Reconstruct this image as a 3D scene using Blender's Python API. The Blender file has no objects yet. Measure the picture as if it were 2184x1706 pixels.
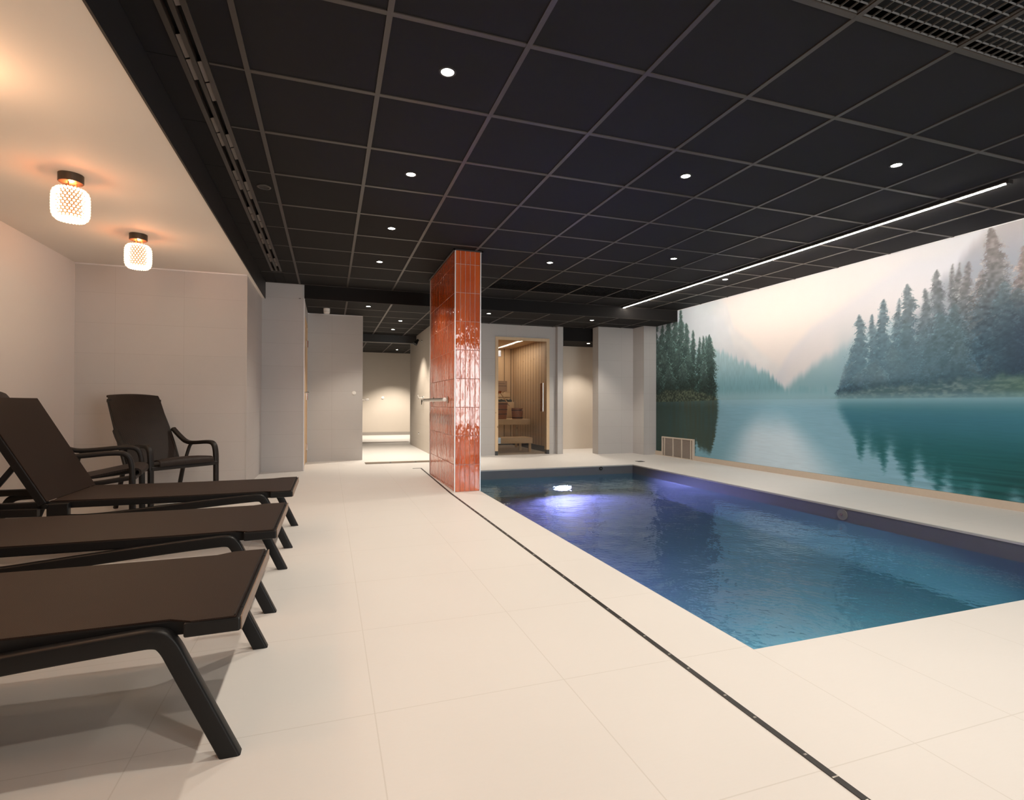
import bpy, bmesh, math, random
import numpy as np
from mathutils import Vector, Matrix

rnd = random.Random(7)
SC = bpy.context.scene
COL = SC.collection

# ------------------------------------------------------------------ camera, world, exposure
cam_d = bpy.data.cameras.new('camera')
cam_d.sensor_width = 36.0
cam_d.lens = 36.0 * 1137.9 / 2184.0
cam_d.clip_start = 0.05
cam_d.clip_end = 100
cam = bpy.data.objects.new('camera', cam_d)
COL.objects.link(cam)
yaw, pitch, roll = 0.3303, 0.0072, 0.0026
fw = Vector((math.sin(yaw) * math.cos(pitch), math.cos(yaw) * math.cos(pitch), math.sin(pitch)))
rt = Vector((math.cos(yaw), -math.sin(yaw), 0))
up = rt.cross(fw)
r2 = rt * math.cos(roll) + up * math.sin(roll)
u2 = up * math.cos(roll) - rt * math.sin(roll)
m = Matrix((( r2.x, u2.x, -fw.x, 0), (r2.y, u2.y, -fw.y, 0), (r2.z, u2.z, -fw.z, 0.9), (0, 0, 0, 1)))
cam.matrix_world = m
SC.camera = cam
SC.cycles.caustics_refractive = False

SC.view_settings.view_transform = 'Standard'
SC.view_settings.look = 'None'
SC.view_settings.exposure = 0.18
SC.view_settings.gamma = 1.0
SC.view_settings.use_curve_mapping = False

world = bpy.data.worlds.new('world')
SC.world = world
world.use_nodes = True
bg = world.node_tree.nodes['Background']
bg.inputs[0].default_value = (0.80, 0.90, 1.0, 1)
bg.inputs[1].default_value = 2.2

def area_light(name, loc, rot, sx, sy, power, color):
    d = bpy.data.lights.new(name, 'AREA')
    d.shape = 'RECTANGLE'; d.size = sx; d.size_y = sy
    d.energy = power; d.color = color
    o = bpy.data.objects.new(name, d); COL.objects.link(o)
    o.location = loc; o.rotation_euler = rot
    return o

# daylight that comes in through the window wall behind the camera
DAY = area_light('daylight', (3.0, -2.35, 1.30), (math.radians(90), 0, 0), 2.6, 1.95, 215, (0.88, 0.93, 1.0))

SPOT_W = 64.0            # main ceiling downlights
SPOT_LOW_W = 80.0        # downlights of the low ceiling
WARM = (1.0, 0.885, 0.75)
LAMP_W = 5.0
POOL_W = 150.0

# ------------------------------------------------------------------ materials
def srgb(r, g, b):
    f = lambda c: c / 12.92 if c <= 0.04045 else ((c + 0.055) / 1.055) ** 2.4
    return (f(r / 255.0), f(g / 255.0), f(b / 255.0), 1)

class NT:
    def __init__(self, name):
        self.m = bpy.data.materials.new(name); self.m.use_nodes = True
        self.t = self.m.node_tree; self.n = self.t.nodes; self.l = self.t.links
        self.b = self.n['Principled BSDF']
    def node(self, typ, **kw):
        x = self.n.new(typ)
        for k, v in kw.items(): setattr(x, k, v)
        return x
    def link(self, a, b): self.l.new(a, b)
    def math(self, op, a, b=None, clamp=False):
        x = self.n.new('ShaderNodeMath'); x.operation = op; x.use_clamp = clamp
        for i, v in enumerate((a, b)):
            if v is None: continue
            if isinstance(v, (int, float)): x.inputs[i].default_value = v
            else: self.l.new(v, x.inputs[i])
        return x.outputs[0]
    def mix(self, fac, a, b):
        x = self.n.new('ShaderNodeMix'); x.data_type = 'RGBA'
        for s, v in ((x.inputs[0], fac), (x.inputs[6], a), (x.inputs[7], b)):
            if isinstance(v, (int, float)): s.default_value = v
            elif isinstance(v, tuple): s.default_value = v
            else: self.l.new(v, s)
        return x.outputs[2]
    def pos(self):
        g = self.n.new('ShaderNodeNewGeometry')
        s = self.n.new('ShaderNodeSeparateXYZ'); self.l.new(g.outputs['Position'], s.inputs[0])
        return g.outputs['Position'], s.outputs
    def noise(self, vec, scale, detail=3, rough=0.55):
        x = self.n.new('ShaderNodeTexNoise')
        x.inputs['Scale'].default_value = scale; x.inputs['Detail'].default_value = detail
        x.inputs['Roughness'].default_value = rough
        if vec is not None: self.l.new(vec, x.inputs['Vector'])
        return x.outputs['Fac']
    def bump(self, h, strength, dist=0.01):
        x = self.n.new('ShaderNodeBump'); x.inputs['Strength'].default_value = strength
        x.inputs['Distance'].default_value = dist
        self.l.new(h, x.inputs['Height']); self.l.new(x.outputs[0], self.b.inputs['Normal'])
    def comb(self, x, y, z=0.0):
        c = self.n.new('ShaderNodeCombineXYZ')
        for i, v in enumerate((x, y, z)):
            if isinstance(v, (int, float)): c.inputs[i].default_value = v
            else: self.l.new(v, c.inputs[i])
        return c.outputs[0]

def plain(name, col, rough=0.5, metal=0.0, spec=0.5, var=0.06, scale=30):
    k = NT(name)
    p, _ = k.pos()
    n = k.noise(p, scale)
    a = tuple(c * (1 - var) for c in col[:3]) + (1,)
    b = tuple(min(1, c * (1 + var)) for c in col[:3]) + (1,)
    k.link(k.mix(n, a, b), k.b.inputs['Base Color'])
    k.b.inputs['Roughness'].default_value = rough
    k.b.inputs['Metallic'].default_value = metal
    k.b.inputs['Specular IOR Level'].default_value = spec
    return k.m

def emit(name, col, strength):
    k = NT(name)
    k.b.inputs['Base Color'].default_value = (0.8, 0.8, 0.8, 1)
    k.b.inputs['Emission Color'].default_value = col
    k.b.inputs['Emission Strength'].default_value = strength
    return k.m

M = {}
M['plaster'] = plain('plaster', (0.74, 0.70, 0.67), 0.75, var=0.015, scale=3)
M['white_ceiling'] = plain('white_ceiling_paint', (0.78, 0.73, 0.67), 0.8, var=0.01, scale=3)
M['black_panel'] = plain('black_ceiling_panel', (0.0085, 0.0072, 0.0066), 0.8, spec=0.25, var=0.12, scale=14)
M['t_bar'] = plain('dark_t_bar', (0.046, 0.036, 0.029), 0.42, var=0.05)
M['fascia'] = plain('black_fascia', (0.012, 0.010, 0.009), 0.5, var=0.1)
M['void'] = plain('black_void', (0.004, 0.004, 0.004), 0.9, var=0.1)
M['louver'] = plain('dark_grey_louver', (0.11, 0.105, 0.10), 0.45)
M['slot_blade'] = plain('bronze_air_blade', (0.12, 0.09, 0.07), 0.4)
M['steel'] = plain('brushed_steel', (0.62, 0.58, 0.53), 0.28, 1.0)
M['chrome'] = plain('chrome', (0.80, 0.80, 0.80), 0.12, 1.0)
M['white_plastic'] = plain('white_plastic', (0.80, 0.78, 0.74), 0.4)
M['white_trim'] = plain('white_metal_edge', (0.72, 0.72, 0.74), 0.35, 0.2)
M['grey_tile_trim'] = plain('aluminium_edge', (0.50, 0.49, 0.48), 0.4, 0.2)
M['frame_plastic'] = plain('anthracite_resin', (0.0075, 0.0075, 0.0078), 0.42, spec=0.28, var=0.08)
M['chair_resin'] = plain('brown_black_resin', (0.010, 0.008, 0.007), 0.5, spec=0.35, var=0.08)
M['liner'] = plain('dark_grey_pool_liner', (0.085, 0.088, 0.100), 0.5, var=0.06, scale=8)
M['pool_rim'] = plain('pale_pool_rim', (0.42, 0.43, 0.42), 0.35)
M['drain_black'] = plain('black_drain_channel', (0.015, 0.013, 0.012), 0.45)
M['grate'] = plain('bronze_grate', (0.24, 0.18, 0.125), 0.5, 0.1)
M['vent_paint'] = plain('beige_vent_paint', (0.56, 0.49, 0.41), 0.5)
M['vent_shadow'] = plain('vent_dark', (0.22, 0.185, 0.155), 0.7)
M['pine'] = None
M['band'] = plain('black_hoop', (0.02, 0.02, 0.02), 0.5)
M['copper'] = plain('copper_wire', (0.50, 0.16, 0.06), 0.35, 0.8)
M['canopy'] = plain('dark_bronze_canopy', (0.060, 0.045, 0.030), 0.45, 0.3)
M['blue_black'] = plain('dark_blue_foot', (0.03, 0.04, 0.06), 0.5)
M['sign'] = plain('taupe_sign_plate', (0.30, 0.20, 0.14), 0.6)
M['bucket_wood'] = plain('reddish_bucket_wood', (0.36, 0.15, 0.07), 0.5, var=0.2, scale=25)
M['foot_grey'] = plain('charcoal_foot', (0.05, 0.05, 0.05), 0.5)
M['downlight_lens'] = emit('downlight_lens', (1, 0.93, 0.82, 1), 30)
M['led'] = emit('led_diffuser', (1, 0.91, 0.80, 1), 105)
M['sauna_led'] = emit('sauna_led', (1, 0.80, 0.6, 1), 5)
M['lamp_glow'] = emit('lamp_inner_glow', (1, 0.40, 0.15, 1), 0.30)
M['lamp_glow'].node_tree.nodes['Principled BSDF'].inputs['Base Color'].default_value = (0.12, 0.05, 0.02, 1)
M['lamp_disc'] = emit('lamp_led_disc', (1, 0.85, 0.62, 1), 12)
M['pool_lens'] = emit('pool_lens', (0.80, 0.85, 1.0, 1), 60)

# floor: beige porcelain 60 x 60
k = NT('beige_floor_tile')
p, xyz = k.pos()
def saw_line(v, period, off, w):
    t = k.math('FRACT', k.math('DIVIDE', k.math('SUBTRACT', v, off - w / 2), period))
    return k.math('LESS_THAN', t, w / period)
W = 0.0035
ly = saw_line(xyz[1], 0.6, 0.4, W)
lxl = k.math('MULTIPLY', saw_line(xyz[0], 0.6, 0.13, W), k.math('LESS_THAN', xyz[0], 1.15))
lxr = k.math('MULTIPLY', saw_line(xyz[0], 0.585, 1.88, W), k.math('MULTIPLY', k.math('GREATER_THAN', xyz[0], 1.60), k.math('LESS_THAN', xyz[1], 1.58)))
lx1 = k.math('MULTIPLY', k.math('LESS_THAN', k.math('ABSOLUTE', k.math('SUBTRACT', xyz[0], 1.478)), W / 2), k.math('LESS_THAN', xyz[1], 1.58))
lx2 = k.math('LESS_THAN', k.math('ABSOLUTE', k.math('SUBTRACT', xyz[0], 4.612)), W / 2)
ln = k.math('MAXIMUM', k.math('MAXIMUM', ly, lxl), k.math('MAXIMUM', k.math('MAXIMUM', lxr, lx1), lx2))
n1 = k.noise(p, 2.2, 4)
mp = k.node('ShaderNodeMapping'); mp.inputs['Scale'].default_value = (1.0, 7.0, 1.0); mp.inputs['Rotation'].default_value = (0, 0, 0.5)
k.link(p, mp.inputs[0])
n2 = k.noise(mp.outputs[0], 18, 5, 0.7)
c = k.mix(n1, (0.635, 0.612, 0.585, 1), (0.675, 0.652, 0.626, 1))
c = k.mix(k.math('MULTIPLY', n2, 0.22), c, (0.56, 0.535, 0.505, 1))
c = k.mix(k.math('MULTIPLY', ln, 0.55), c, (0.50, 0.47, 0.43, 1))
k.link(c, k.b.inputs['Base Color'])
k.b.inputs['Roughness'].default_value = 0.42
k.b.inputs['Specular IOR Level'].default_value = 0.35
k.bump(k.math('SUBTRACT', k.math('MULTIPLY', n2, 0.4), ln), 0.25, 0.002)
M['floor'] = k.m

# light grey wall tile 60 x 30
def wall_tile(name, uoff, voff, ca, cb, grout):
    k = NT(name)
    p, xyz = k.pos()
    u = k.math('ADD', k.math('ADD', xyz[0], xyz[1]), uoff)
    v = k.math('ADD', xyz[2], voff)
    b = k.node('ShaderNodeTexBrick'); b.offset = 0.0; b.squash = 1.0
    k.link(k.comb(u, v), b.inputs['Vector'])
    b.inputs['Color1'].default_value = ca; b.inputs['Color2'].default_value = cb
    b.inputs['Mortar'].default_value = grout
    b.inputs['Scale'].default_value = 1.0; b.inputs['Mortar Size'].default_value = 0.0016
    b.inputs['Mortar Smooth'].default_value = 0.1
    b.inputs['Brick Width'].default_value = 0.6; b.inputs['Row Height'].default_value = 0.3
    n = k.noise(k.comb(u, v), 6, 5, 0.65)
    c = k.mix(k.math('MULTIPLY', n, 0.18), b.outputs['Color'], (ca[0] * 0.72, ca[1] * 0.72, ca[2] * 0.72, 1))
    k.link(c, k.b.inputs['Base Color'])
    k.b.inputs['Roughness'].default_value = 0.5
    k.b.inputs['Specular IOR Level'].default_value = 0.35
    k.bump(n, 0.08, 0.003)
    return k.m
M['wall_tile'] = wall_tile('light_grey_wall_tile', -8.84 + 0.0, -0.19, (0.50, 0.485, 0.475, 1), (0.515, 0.50, 0.49, 1), (0.41, 0.39, 0.38, 1))
M['wall_tile_alcove'] = wall_tile('light_grey_wall_tile_lounge', -6.3 + 1.419, -0.19, (0.50, 0.485, 0.475, 1), (0.515, 0.495, 0.485, 1), (0.43, 0.41, 0.40, 1))
M['pier_tile'] = wall_tile('light_grey_pier_tile', -6.785, -0.19, (0.50, 0.485, 0.475, 1), (0.515, 0.50, 0.49, 1), (0.41, 0.39, 0.38, 1))
M['beige_tile'] = wall_tile('beige_shower_tile', -11.3, -0.19, (0.52, 0.465, 0.40, 1), (0.535, 0.48, 0.415, 1), (0.42, 0.37, 0.32, 1))
M['shower_plaster'] = plain('beige_shower_wall', (0.58, 0.52, 0.45), 0.6, var=0.02, scale=5)

# glazed orange tile
k = NT('glazed_orange_tile')
p, xyz = k.pos()
vn = k.node('ShaderNodeTexVoronoi'); vn.inputs['Scale'].default_value = 1.0
cellv = k.comb(k.math('FLOOR', k.math('DIVIDE', k.math('ADD', xyz[0], xyz[1]), 0.054)), k.math('FLOOR', k.math('DIVIDE', k.math('SUBTRACT', xyz[2], 0.275), 0.294)))
wn = k.node('ShaderNodeTexWhiteNoise'); k.link(cellv, wn.inputs['Vector'])
c = k.mix(wn.outputs['Value'], (0.50, 0.078, 0.010, 1), (0.60, 0.115, 0.020, 1))
k.link(c, k.b.inputs['Base Color'])
k.b.inputs['Roughness'].default_value = 0.07
k.b.inputs['Specular IOR Level'].default_value = 0.65
k.b.inputs['Coat Weight'].default_value = 0.6
k.b.inputs['Coat Roughness'].default_value = 0.03
va = k.node('ShaderNodeVectorMath'); va.operation = 'ADD'
vs = k.node('ShaderNodeVectorMath'); vs.operation = 'SCALE'
k.link(wn.outputs['Color'], vs.inputs[0]); vs.inputs['Scale'].default_value = 5.0
mp = k.node('ShaderNodeMapping'); mp.inputs['Scale'].default_value = (1.0, 1.0, 0.34)
k.link(p, mp.inputs[0]); k.link(mp.outputs[0], va.inputs[0]); k.link(vs.outputs[0], va.inputs[1])
n = k.noise(va.outputs[0], 26, 2, 0.5)
k.bump(n, 0.9, 0.008)
M['orange_tile'] = k.m
M['grout'] = plain('pale_grout', (0.74, 0.66, 0.60), 0.8)

# woven sling fabric of loungers and chairs
def woven(name, c1, c2, rough, f):
    k = NT(name)
    tc = k.node('ShaderNodeTexCoord')
    s = k.node('ShaderNodeSeparateXYZ'); k.link(tc.outputs['Object'], s.inputs[0])
    a = k.math('SINE', k.math('MULTIPLY', s.outputs[0], f)); b = k.math('SINE', k.math('MULTIPLY', s.outputs[1], f))
    w = k.math('MULTIPLY', a, b)
    nz = k.noise(tc.outputs['Object'], 9, 4)
    k.link(k.mix(k.math('ADD', k.math('MULTIPLY', w, 0.25), k.math('MULTIPLY', nz, 0.6)), c1, c2), k.b.inputs['Base Color'])
    k.b.inputs['Roughness'].default_value = rough
    k.b.inputs['Specular IOR Level'].default_value = 0.22
    k.bump(w, 0.3, 0.001)
    return k.m
M['sling'] = woven('brown_sling_mesh', (0.016, 0.0078, 0.0046, 1), (0.026, 0.0130, 0.0080, 1), 0.5, 1500)
M['chair_sling'] = woven('perforated_seat_mesh', (0.014, 0.010, 0.009, 1), (0.035, 0.024, 0.018, 1), 0.5, 420)

# pine boards
def wood(name, ca, cb, board_axis, bw):
    k = NT(name)
    p, xyz = k.pos()
    mp = k.node('ShaderNodeMapping'); mp.inputs['Scale'].default_value = (9, 9, 1.0) if board_axis != 2 else (1, 9, 9)
    k.link(p, mp.inputs[0])
    n = k.noise(mp.outputs[0], 3.0, 5, 0.6)
    c = k.mix(n, ca, cb)
    kn = k.node('ShaderNodeTexVoronoi'); kn.inputs['Scale'].default_value = 5.0; k.link(p, kn.inputs['Vector'])
    knot = k.math('LESS_THAN', kn.outputs['Distance'], 0.09)
    c = k.mix(k.math('MULTIPLY', knot, 0.55), c, (ca[0] * 0.35, ca[1] * 0.28, ca[2] * 0.22, 1))
    if bw:
        t = k.math('FRACT', k.math('DIVIDE', k.math('ADD', xyz[0], xyz[1]), bw))
        c = k.mix(k.math('MULTIPLY', k.math('LESS_THAN', t, 0.13), 0.8), c, (0.10, 0.06, 0.035, 1))
    k.link(c, k.b.inputs['Base Color'])
    k.b.inputs['Roughness'].default_value = 0.55
    return k.m
M['pine_board'] = wood('pine_board_panelling', (0.52, 0.36, 0.22, 1), (0.64, 0.47, 0.31, 1), 0, 0.15)
M['pine'] = wood('pale_pine', (0.60, 0.43, 0.26, 1), (0.70, 0.53, 0.35, 1), 0, 0)
M['door_wood'] = wood('oak_door', (0.56, 0.38, 0.22, 1), (0.66, 0.47, 0.29, 1), 0, 0)

# glass
k = NT('clear_glass_pane')
k.n.remove(k.b)
gl = k.node('ShaderNodeBsdfGlossy'); gl.inputs['Roughness'].default_value = 0.02
tr = k.node('ShaderNodeBsdfTransparent'); tr.inputs['Color'].default_value = (0.90, 0.87, 0.83, 1)
fr = k.node('ShaderNodeFresnel'); fr.inputs['IOR'].default_value = 1.45
mx = k.node('ShaderNodeMixShader')
k.link(fr.outputs[0], mx.inputs[0]); k.link(tr.outputs[0], mx.inputs[1]); k.link(gl.outputs[0], mx.inputs[2])
k.link(mx.outputs[0], k.n['Material Output'].inputs['Surface'])
M['glass'] = k.m

# pool water
k = NT('pool_water')
k.n.remove(k.b)
p, xyz = k.pos()
mp = k.node('ShaderNodeMapping'); mp.inputs['Scale'].default_value = (1.0, 1.0, 1.0); k.link(p, mp.inputs[0])
na = k.noise(mp.outputs[0], 3.2, 4, 0.55)
nb = k.noise(mp.outputs[0], 13.0, 3, 0.5)
h = k.math('ADD', k.math('MULTIPLY', na, 1.0), k.math('MULTIPLY', nb, 0.22))
bp = k.node('ShaderNodeBump'); bp.inputs['Strength'].default_value = 0.32; bp.inputs['Distance'].default_value = 0.06
k.link(h, bp.inputs['Height'])
g = k.node('ShaderNodeBsdfGlass'); g.inputs['IOR'].default_value = 1.33; g.inputs['Roughness'].default_value = 0.0
g.inputs['Color'].default_value = (0.80, 0.95, 0.97, 1)
k.link(bp.outputs[0], g.inputs['Normal'])
k.link(g.outputs[0], k.n['Material Output'].inputs['Surface'])
M['water'] = k.m

# mural print (its colours sit on the mesh)
k = NT('printed_mural')
at = k.node('ShaderNodeAttribute'); at.attribute_name = 'print'
k.link(at.outputs['Color'], k.b.inputs['Base Color'])
k.b.inputs['Roughness'].default_value = 0.6
k.b.inputs['Specular IOR Level'].default_value = 0.25
M['mural'] = k.m

# ------------------------------------------------------------------ mesh builder
class MB:
    def __init__(self): self.v = []; self.f = []
    def add(self, vs, fs):
        o = len(self.v); self.v += [tuple(q) for q in vs]; self.f += [tuple(i + o for i in q) for q in fs]; return self
    def box(self, x0, x1, y0, y1, z0, z1, mat=None):
        vs = [Vector((x, y, z)) for x in (x0, x1) for y in (y0, y1) for z in (z0, z1)]
        if mat is not None: vs = [mat @ q for q in vs]
        return self.add(vs, [(0, 1, 3, 2), (4, 6, 7, 5), (0, 4, 5, 1), (2, 3, 7, 6), (0, 2, 6, 4), (1, 5, 7, 3)])
    def cyl(self, a, b, r, n=24, r2=None):
        a = Vector(a); b = Vector(b); d = (b - a).normalized()
        t = Vector((1, 0, 0)) if abs(d.x) < 0.9 else Vector((0, 1, 0))
        u = d.cross(t).normalized(); w = d.cross(u)
        r2 = r if r2 is None else r2
        vs = [];
        for c, rr in ((a, r), (b, r2)):
            vs += [c + (u * math.cos(2 * math.pi * i / n) + w * math.sin(2 * math.pi * i / n)) * rr for i in range(n)]
        fs = [(i, (i + 1) % n, n + (i + 1) % n, n + i) for i in range(n)]
        fs += [tuple(range(n - 1, -1, -1)), tuple(range(n, 2 * n))]
        return self.add(vs, fs)
    def lathe(self, prof, n=32, c=(0, 0, 0), closed=False):
        vs = []
        for r, z in prof:
            vs += [(c[0] + r * math.cos(2 * math.pi * i / n), c[1] + r * math.sin(2 * math.pi * i / n), c[2] + z) for i in range(n)]
        fs = []
        K = len(prof)
        for j in range(K - 1 if not closed else K):
            a = j * n; b = ((j + 1) % K) * n
            fs += [(a + i, a + (i + 1) % n, b + (i + 1) % n, b + i) for i in range(n)]
        if not closed:
            if prof[0][0] > 1e-6: fs.append(tuple(range(n - 1, -1, -1)))
            if prof[-1][0] > 1e-6: fs.append(tuple(range((K - 1) * n, K * n)))
        return self.add(vs, fs)
    def sweep(self, path, sec, ref=(0, 1, 0), scale=None, to_floor=False):
        """sweep closed 2D section (a along ref side, b along normal) on a 3D path"""
        P = [Vector(q) for q in path]; n = len(sec); vs = []
        for i, q in enumerate(P):
            d = (P[min(i + 1, len(P) - 1)] - P[max(i - 1, 0)]).normalized()
            R = Vector(ref); s = (R - d * R.dot(d)).normalized(); w = d.cross(s)
            kf = 1.0 if scale is None else scale[i]
            ring = [q + s * a * kf + w * b * kf for a, b in sec]
            if to_floor and i == len(P) - 1: ring = [v - d * (v.z / d.z) for v in ring]
            vs += ring
        fs = []
        for j in range(len(P) - 1):
            fs += [(j * n + i, j * n + (i + 1) % n, (j + 1) * n + (i + 1) % n, (j + 1) * n + i) for i in range(n)]
        fs += [tuple(range(n - 1, -1, -1)), tuple(range((len(P) - 1) * n, len(P) * n))]
        return self.add(vs, fs)
    def ball(self, c, r, n=8, mh=6):
        prof = [(r * math.sin(math.pi * j / mh), -r * math.cos(math.pi * j / mh)) for j in range(mh + 1)]
        prof[0] = (1e-5, -r); prof[-1] = (1e-5, r)
        return self.lathe(prof, n, c)
    def build(self, name, mat, parent=None, smooth=False, bevel=0.0, loc=None, segs=2):
        me = bpy.data.meshes.new(name)
        me.from_pydata(self.v, [], self.f)
        bm = bmesh.new(); bm.from_mesh(me); bmesh.ops.recalc_face_normals(bm, faces=bm.faces); bm.to_mesh(me); bm.free()
        me.materials.append(mat)
        o = bpy.data.objects.new(name, me); COL.objects.link(o)
        if parent is not None: o.parent = parent
        if loc is not None: o.location = loc
        if smooth:
            for f in me.polygons: f.use_smooth = True
            e = o.modifiers.new('smooth_by_edge', 'EDGE_SPLIT'); e.split_angle = math.radians(40)
        if bevel > 0:
            b = o.modifiers.new('bevel', 'BEVEL'); b.width = bevel; b.segments = segs; b.limit_method = 'ANGLE'
            b.angle_limit = math.radians(40)
        return o

def rrect(w, h, r=0.006, k=3):
    pts = []
    for cx, cy, a0 in ((w / 2 - r, h / 2 - r, 0), (-w / 2 + r, h / 2 - r, 90), (-w / 2 + r, -h / 2 + r, 180), (w / 2 - r, -h / 2 + r, 270)):
        for i in range(k + 1):
            a = math.radians(a0 + 90 * i / k); pts.append((cx + r * math.cos(a), cy + r * math.sin(a)))
    return pts
def circ(r, n=12): return [(r * math.cos(2 * math.pi * i / n), r * math.sin(2 * math.pi * i / n)) for i in range(n)]
def smooth_path(pts, it=3):
    P = [Vector(q) for q in pts]
    for _ in range(it):
        Q = [P[0]]
        for a, b in zip(P[:-1], P[1:]): Q += [a * 0.75 + b * 0.25, a * 0.25 + b * 0.75]
        Q.append(P[-1]); P = Q
    return P

def tag(o, label=None, cat=None, group=None, kind=None):
    for key, v in (('label', label), ('category', cat), ('group', group), ('kind', kind)):
        if v: o[key] = v
    return o
def thing(name, loc, label, cat, group=None, rz=0.0):
    o = bpy.data.objects.new(name, None); COL.objects.link(o)
    o.empty_display_size = 0.1
    o.location = loc; o.rotation_euler = (0, 0, rz)
    return tag(o, label, cat, group)
def struct(mb, name, mat, **kw):
    return tag(mb.build(name, mat, **kw), kind='structure')
def copy_tree(o, loc=None, label=None, rz=None, parent=None):
    c = o.copy(); COL.objects.link(c)
    if parent is not None: c.parent = parent
    if loc is not None: c.location = loc
    if rz is not None: c.rotation_euler = (0, 0, rz)
    if label: c['label'] = label
    for ch in list(o.children):
        d = copy_tree(ch, parent=c); d.matrix_parent_inverse = ch.matrix_parent_inverse
    return c

# ------------------------------------------------------------------ dimensions
XL, XR, YB, YE = -2.35, 5.56, -2.0, 15.6
HC, HL, HW = 2.481, 2.295, 2.270
PX0, PX1, PY0, PY1 = 1.481, 4.287, 1.572, 6.94

# ------------------------------------------------------------------ floor and walls
f = MB()
f.box(XL, PX0, YB, YE, -0.12, 0).box(PX1, XR, YB, YE, -0.12, 0).box(PX0, PX1, YB, PY0, -0.12, 0).box(PX0, PX1, PY1, YE, -0.12, 0)
struct(f, 'floor', M['floor'])

struct(MB().box(XL - 0.1, XL, YB, 6.3, 0, 2.6), 'wall_left', M['plaster'])
struct(MB().box(XL - 0.1, -0.835, 6.3, 7.62, 0, 2.6), 'wall_lounge_end', M['wall_tile_alcove'])
struct(MB().box(-0.835, -0.317, 7.62, 7.78, 0, 2.6), 'wall_end_pier', M['pier_tile'])
struct(MB().box(-0.835, -0.317, 7.78, 8.8, 2.12, 2.6).box(-0.835, -0.317, 8.74, 8.8, 0, 2.12).box(-0.835, -0.42, 7.78, 8.74, 0, 2.12), 'wall_door_side', M['wall_tile'])
struct(MB().box(-0.835, 0.50, 8.8, YE, 0, 2.6), 'wall_shower_left', M['wall_tile'])
struct(MB().box(1.70, 2.25, 9.02, 11.9, 0, 2.6), 'wall_shower_right', M['beige_tile'])
struct(MB().box(-1.0, XR, YE, YE + 0.1, 0, 2.6), 'wall_far_end', M['shower_plaster'])
struct(MB().box(0.5, XR, YE - 0.02, YE, 0, 0.085), 'baseboard_far_end', plain('grey_baseboard', (0.34, 0.31, 0.28), 0.5))
# sauna front with a door opening
DX0, DX1, DZ = 2.740, 3.760, 2.075
struct(MB().box(1.70, DX0, 8.9, 9.02, 0, 2.6).box(DX1, 3.985, 8.9, 9.02, 0, 2.6).box(DX0, DX1, 8.9, 9.02, DZ, 2.6), 'wall_sauna_front', M['wall_tile'])
struct(MB().box(3.885, 3.985, 8.80, 8.9, 0, 2.6), 'wall_sauna_pier', M['wall_tile'])
struct(MB().box(3.86, 3.985, 9.02, 11.3, 0, 2.6), 'wall_sauna_right', M['pine_board'])
struct(MB().box(2.25, 3.86, 11.2, 11.3, 0, 2.6), 'wall_sauna_back', M['pine_board'])
struct(MB().box(2.25, 2.29, 9.02, 11.2, 0, 2.6), 'wall_sauna_left', M['pine_board'])
struct(MB().box(2.29, 3.86, 9.02, 11.2, 2.12, 2.2), 'ceiling_sauna', M['pine'])
struct(MB().box(3.985, XR, 9.73, 9.85, 0, 2.6), 'wall_niche_back', M['shower_plaster'])
struct(MB().box(4.585, 5.30, 8.58, 8.80, 0, 2.6), 'wall_niche_pier', M['wall_tile'])
struct(MB().box(5.30, XR, 8.22, 8.80, 0, 2.6), 'wall_corner_pier', M['wall_tile'])
struct(MB().box(XR, XR + 0.1, YB, YE, 0, 2.6), 'wall_right', M['plaster'])
bbm = plain('beige_baseboard_tile', (0.56, 0.475, 0.385), 0.5)
struct(MB().box(5.535, XR, YB, 7.155, 0, 0.072).box(5.535, XR, 8.005, 8.22, 0, 0.072), 'baseboard_right', bbm)
# back wall with a wide window, behind the camera
WX0, WX1, WZ0, WZ1 = 1.7, 4.3, 0.30, 2.30
b = MB().box(XL - 0.1, WX0, YB - 0.1, YB, 0, 2.6).box(WX1, XR + 0.1, YB - 0.1, YB, 0, 2.6)
b.box(WX0, WX1, YB - 0.1, YB, 0, WZ0).box(WX0, WX1, YB - 0.1, YB, WZ1, 2.6)
struct(b, 'wall_back', M['plaster'])
w = MB()
for i in range(5):
    x = WX0 + (WX1 - WX0) * i / 4
    w.box(max(WX0, x - 0.03), min(WX1, x + 0.03), YB - 0.09, YB - 0.02, WZ0, WZ1)
w.box(WX0, WX1, YB - 0.09, YB - 0.02, WZ0, WZ0 + 0.05).box(WX0, WX1, YB - 0.09, YB - 0.02, WZ1 - 0.05, WZ1)
wf = struct(w, 'window_1', M['white_trim'])
MB().box(WX0, WX1, YB - 0.06, YB - 0.05, WZ0, WZ1).build('pane', M['glass'], wf)

# edge trims on outer corners of the tiled walls
t = MB()
for x, y, z1 in ((-0.835, 6.3, HW), (-0.317, 7.62, HC), (0.50, 8.8, HL), (3.985, 8.8, HL), (3.885, 8.8, HL), (4.585, 8.58, HL), (5.30, 8.22, HL), (1.70, 11.9, HL)):
    t.box(x - 0.0035, x + 0.0035, y - 0.0035, y + 0.0035, 0, z1 - 0.001)
struct(t, 'trim_1', M['grey_tile_trim'])
t = MB().box(-0.326, -0.311, 7.612, 7.627, 0, HC - 0.008).box(-0.317, 0.5, 8.792, 8.8, HL - 0.012, HL).box(XL, -0.835, 6.292, 6.3, HW - 0.012, HW)
struct(t, 'trim_2', M['white_trim'])

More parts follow.
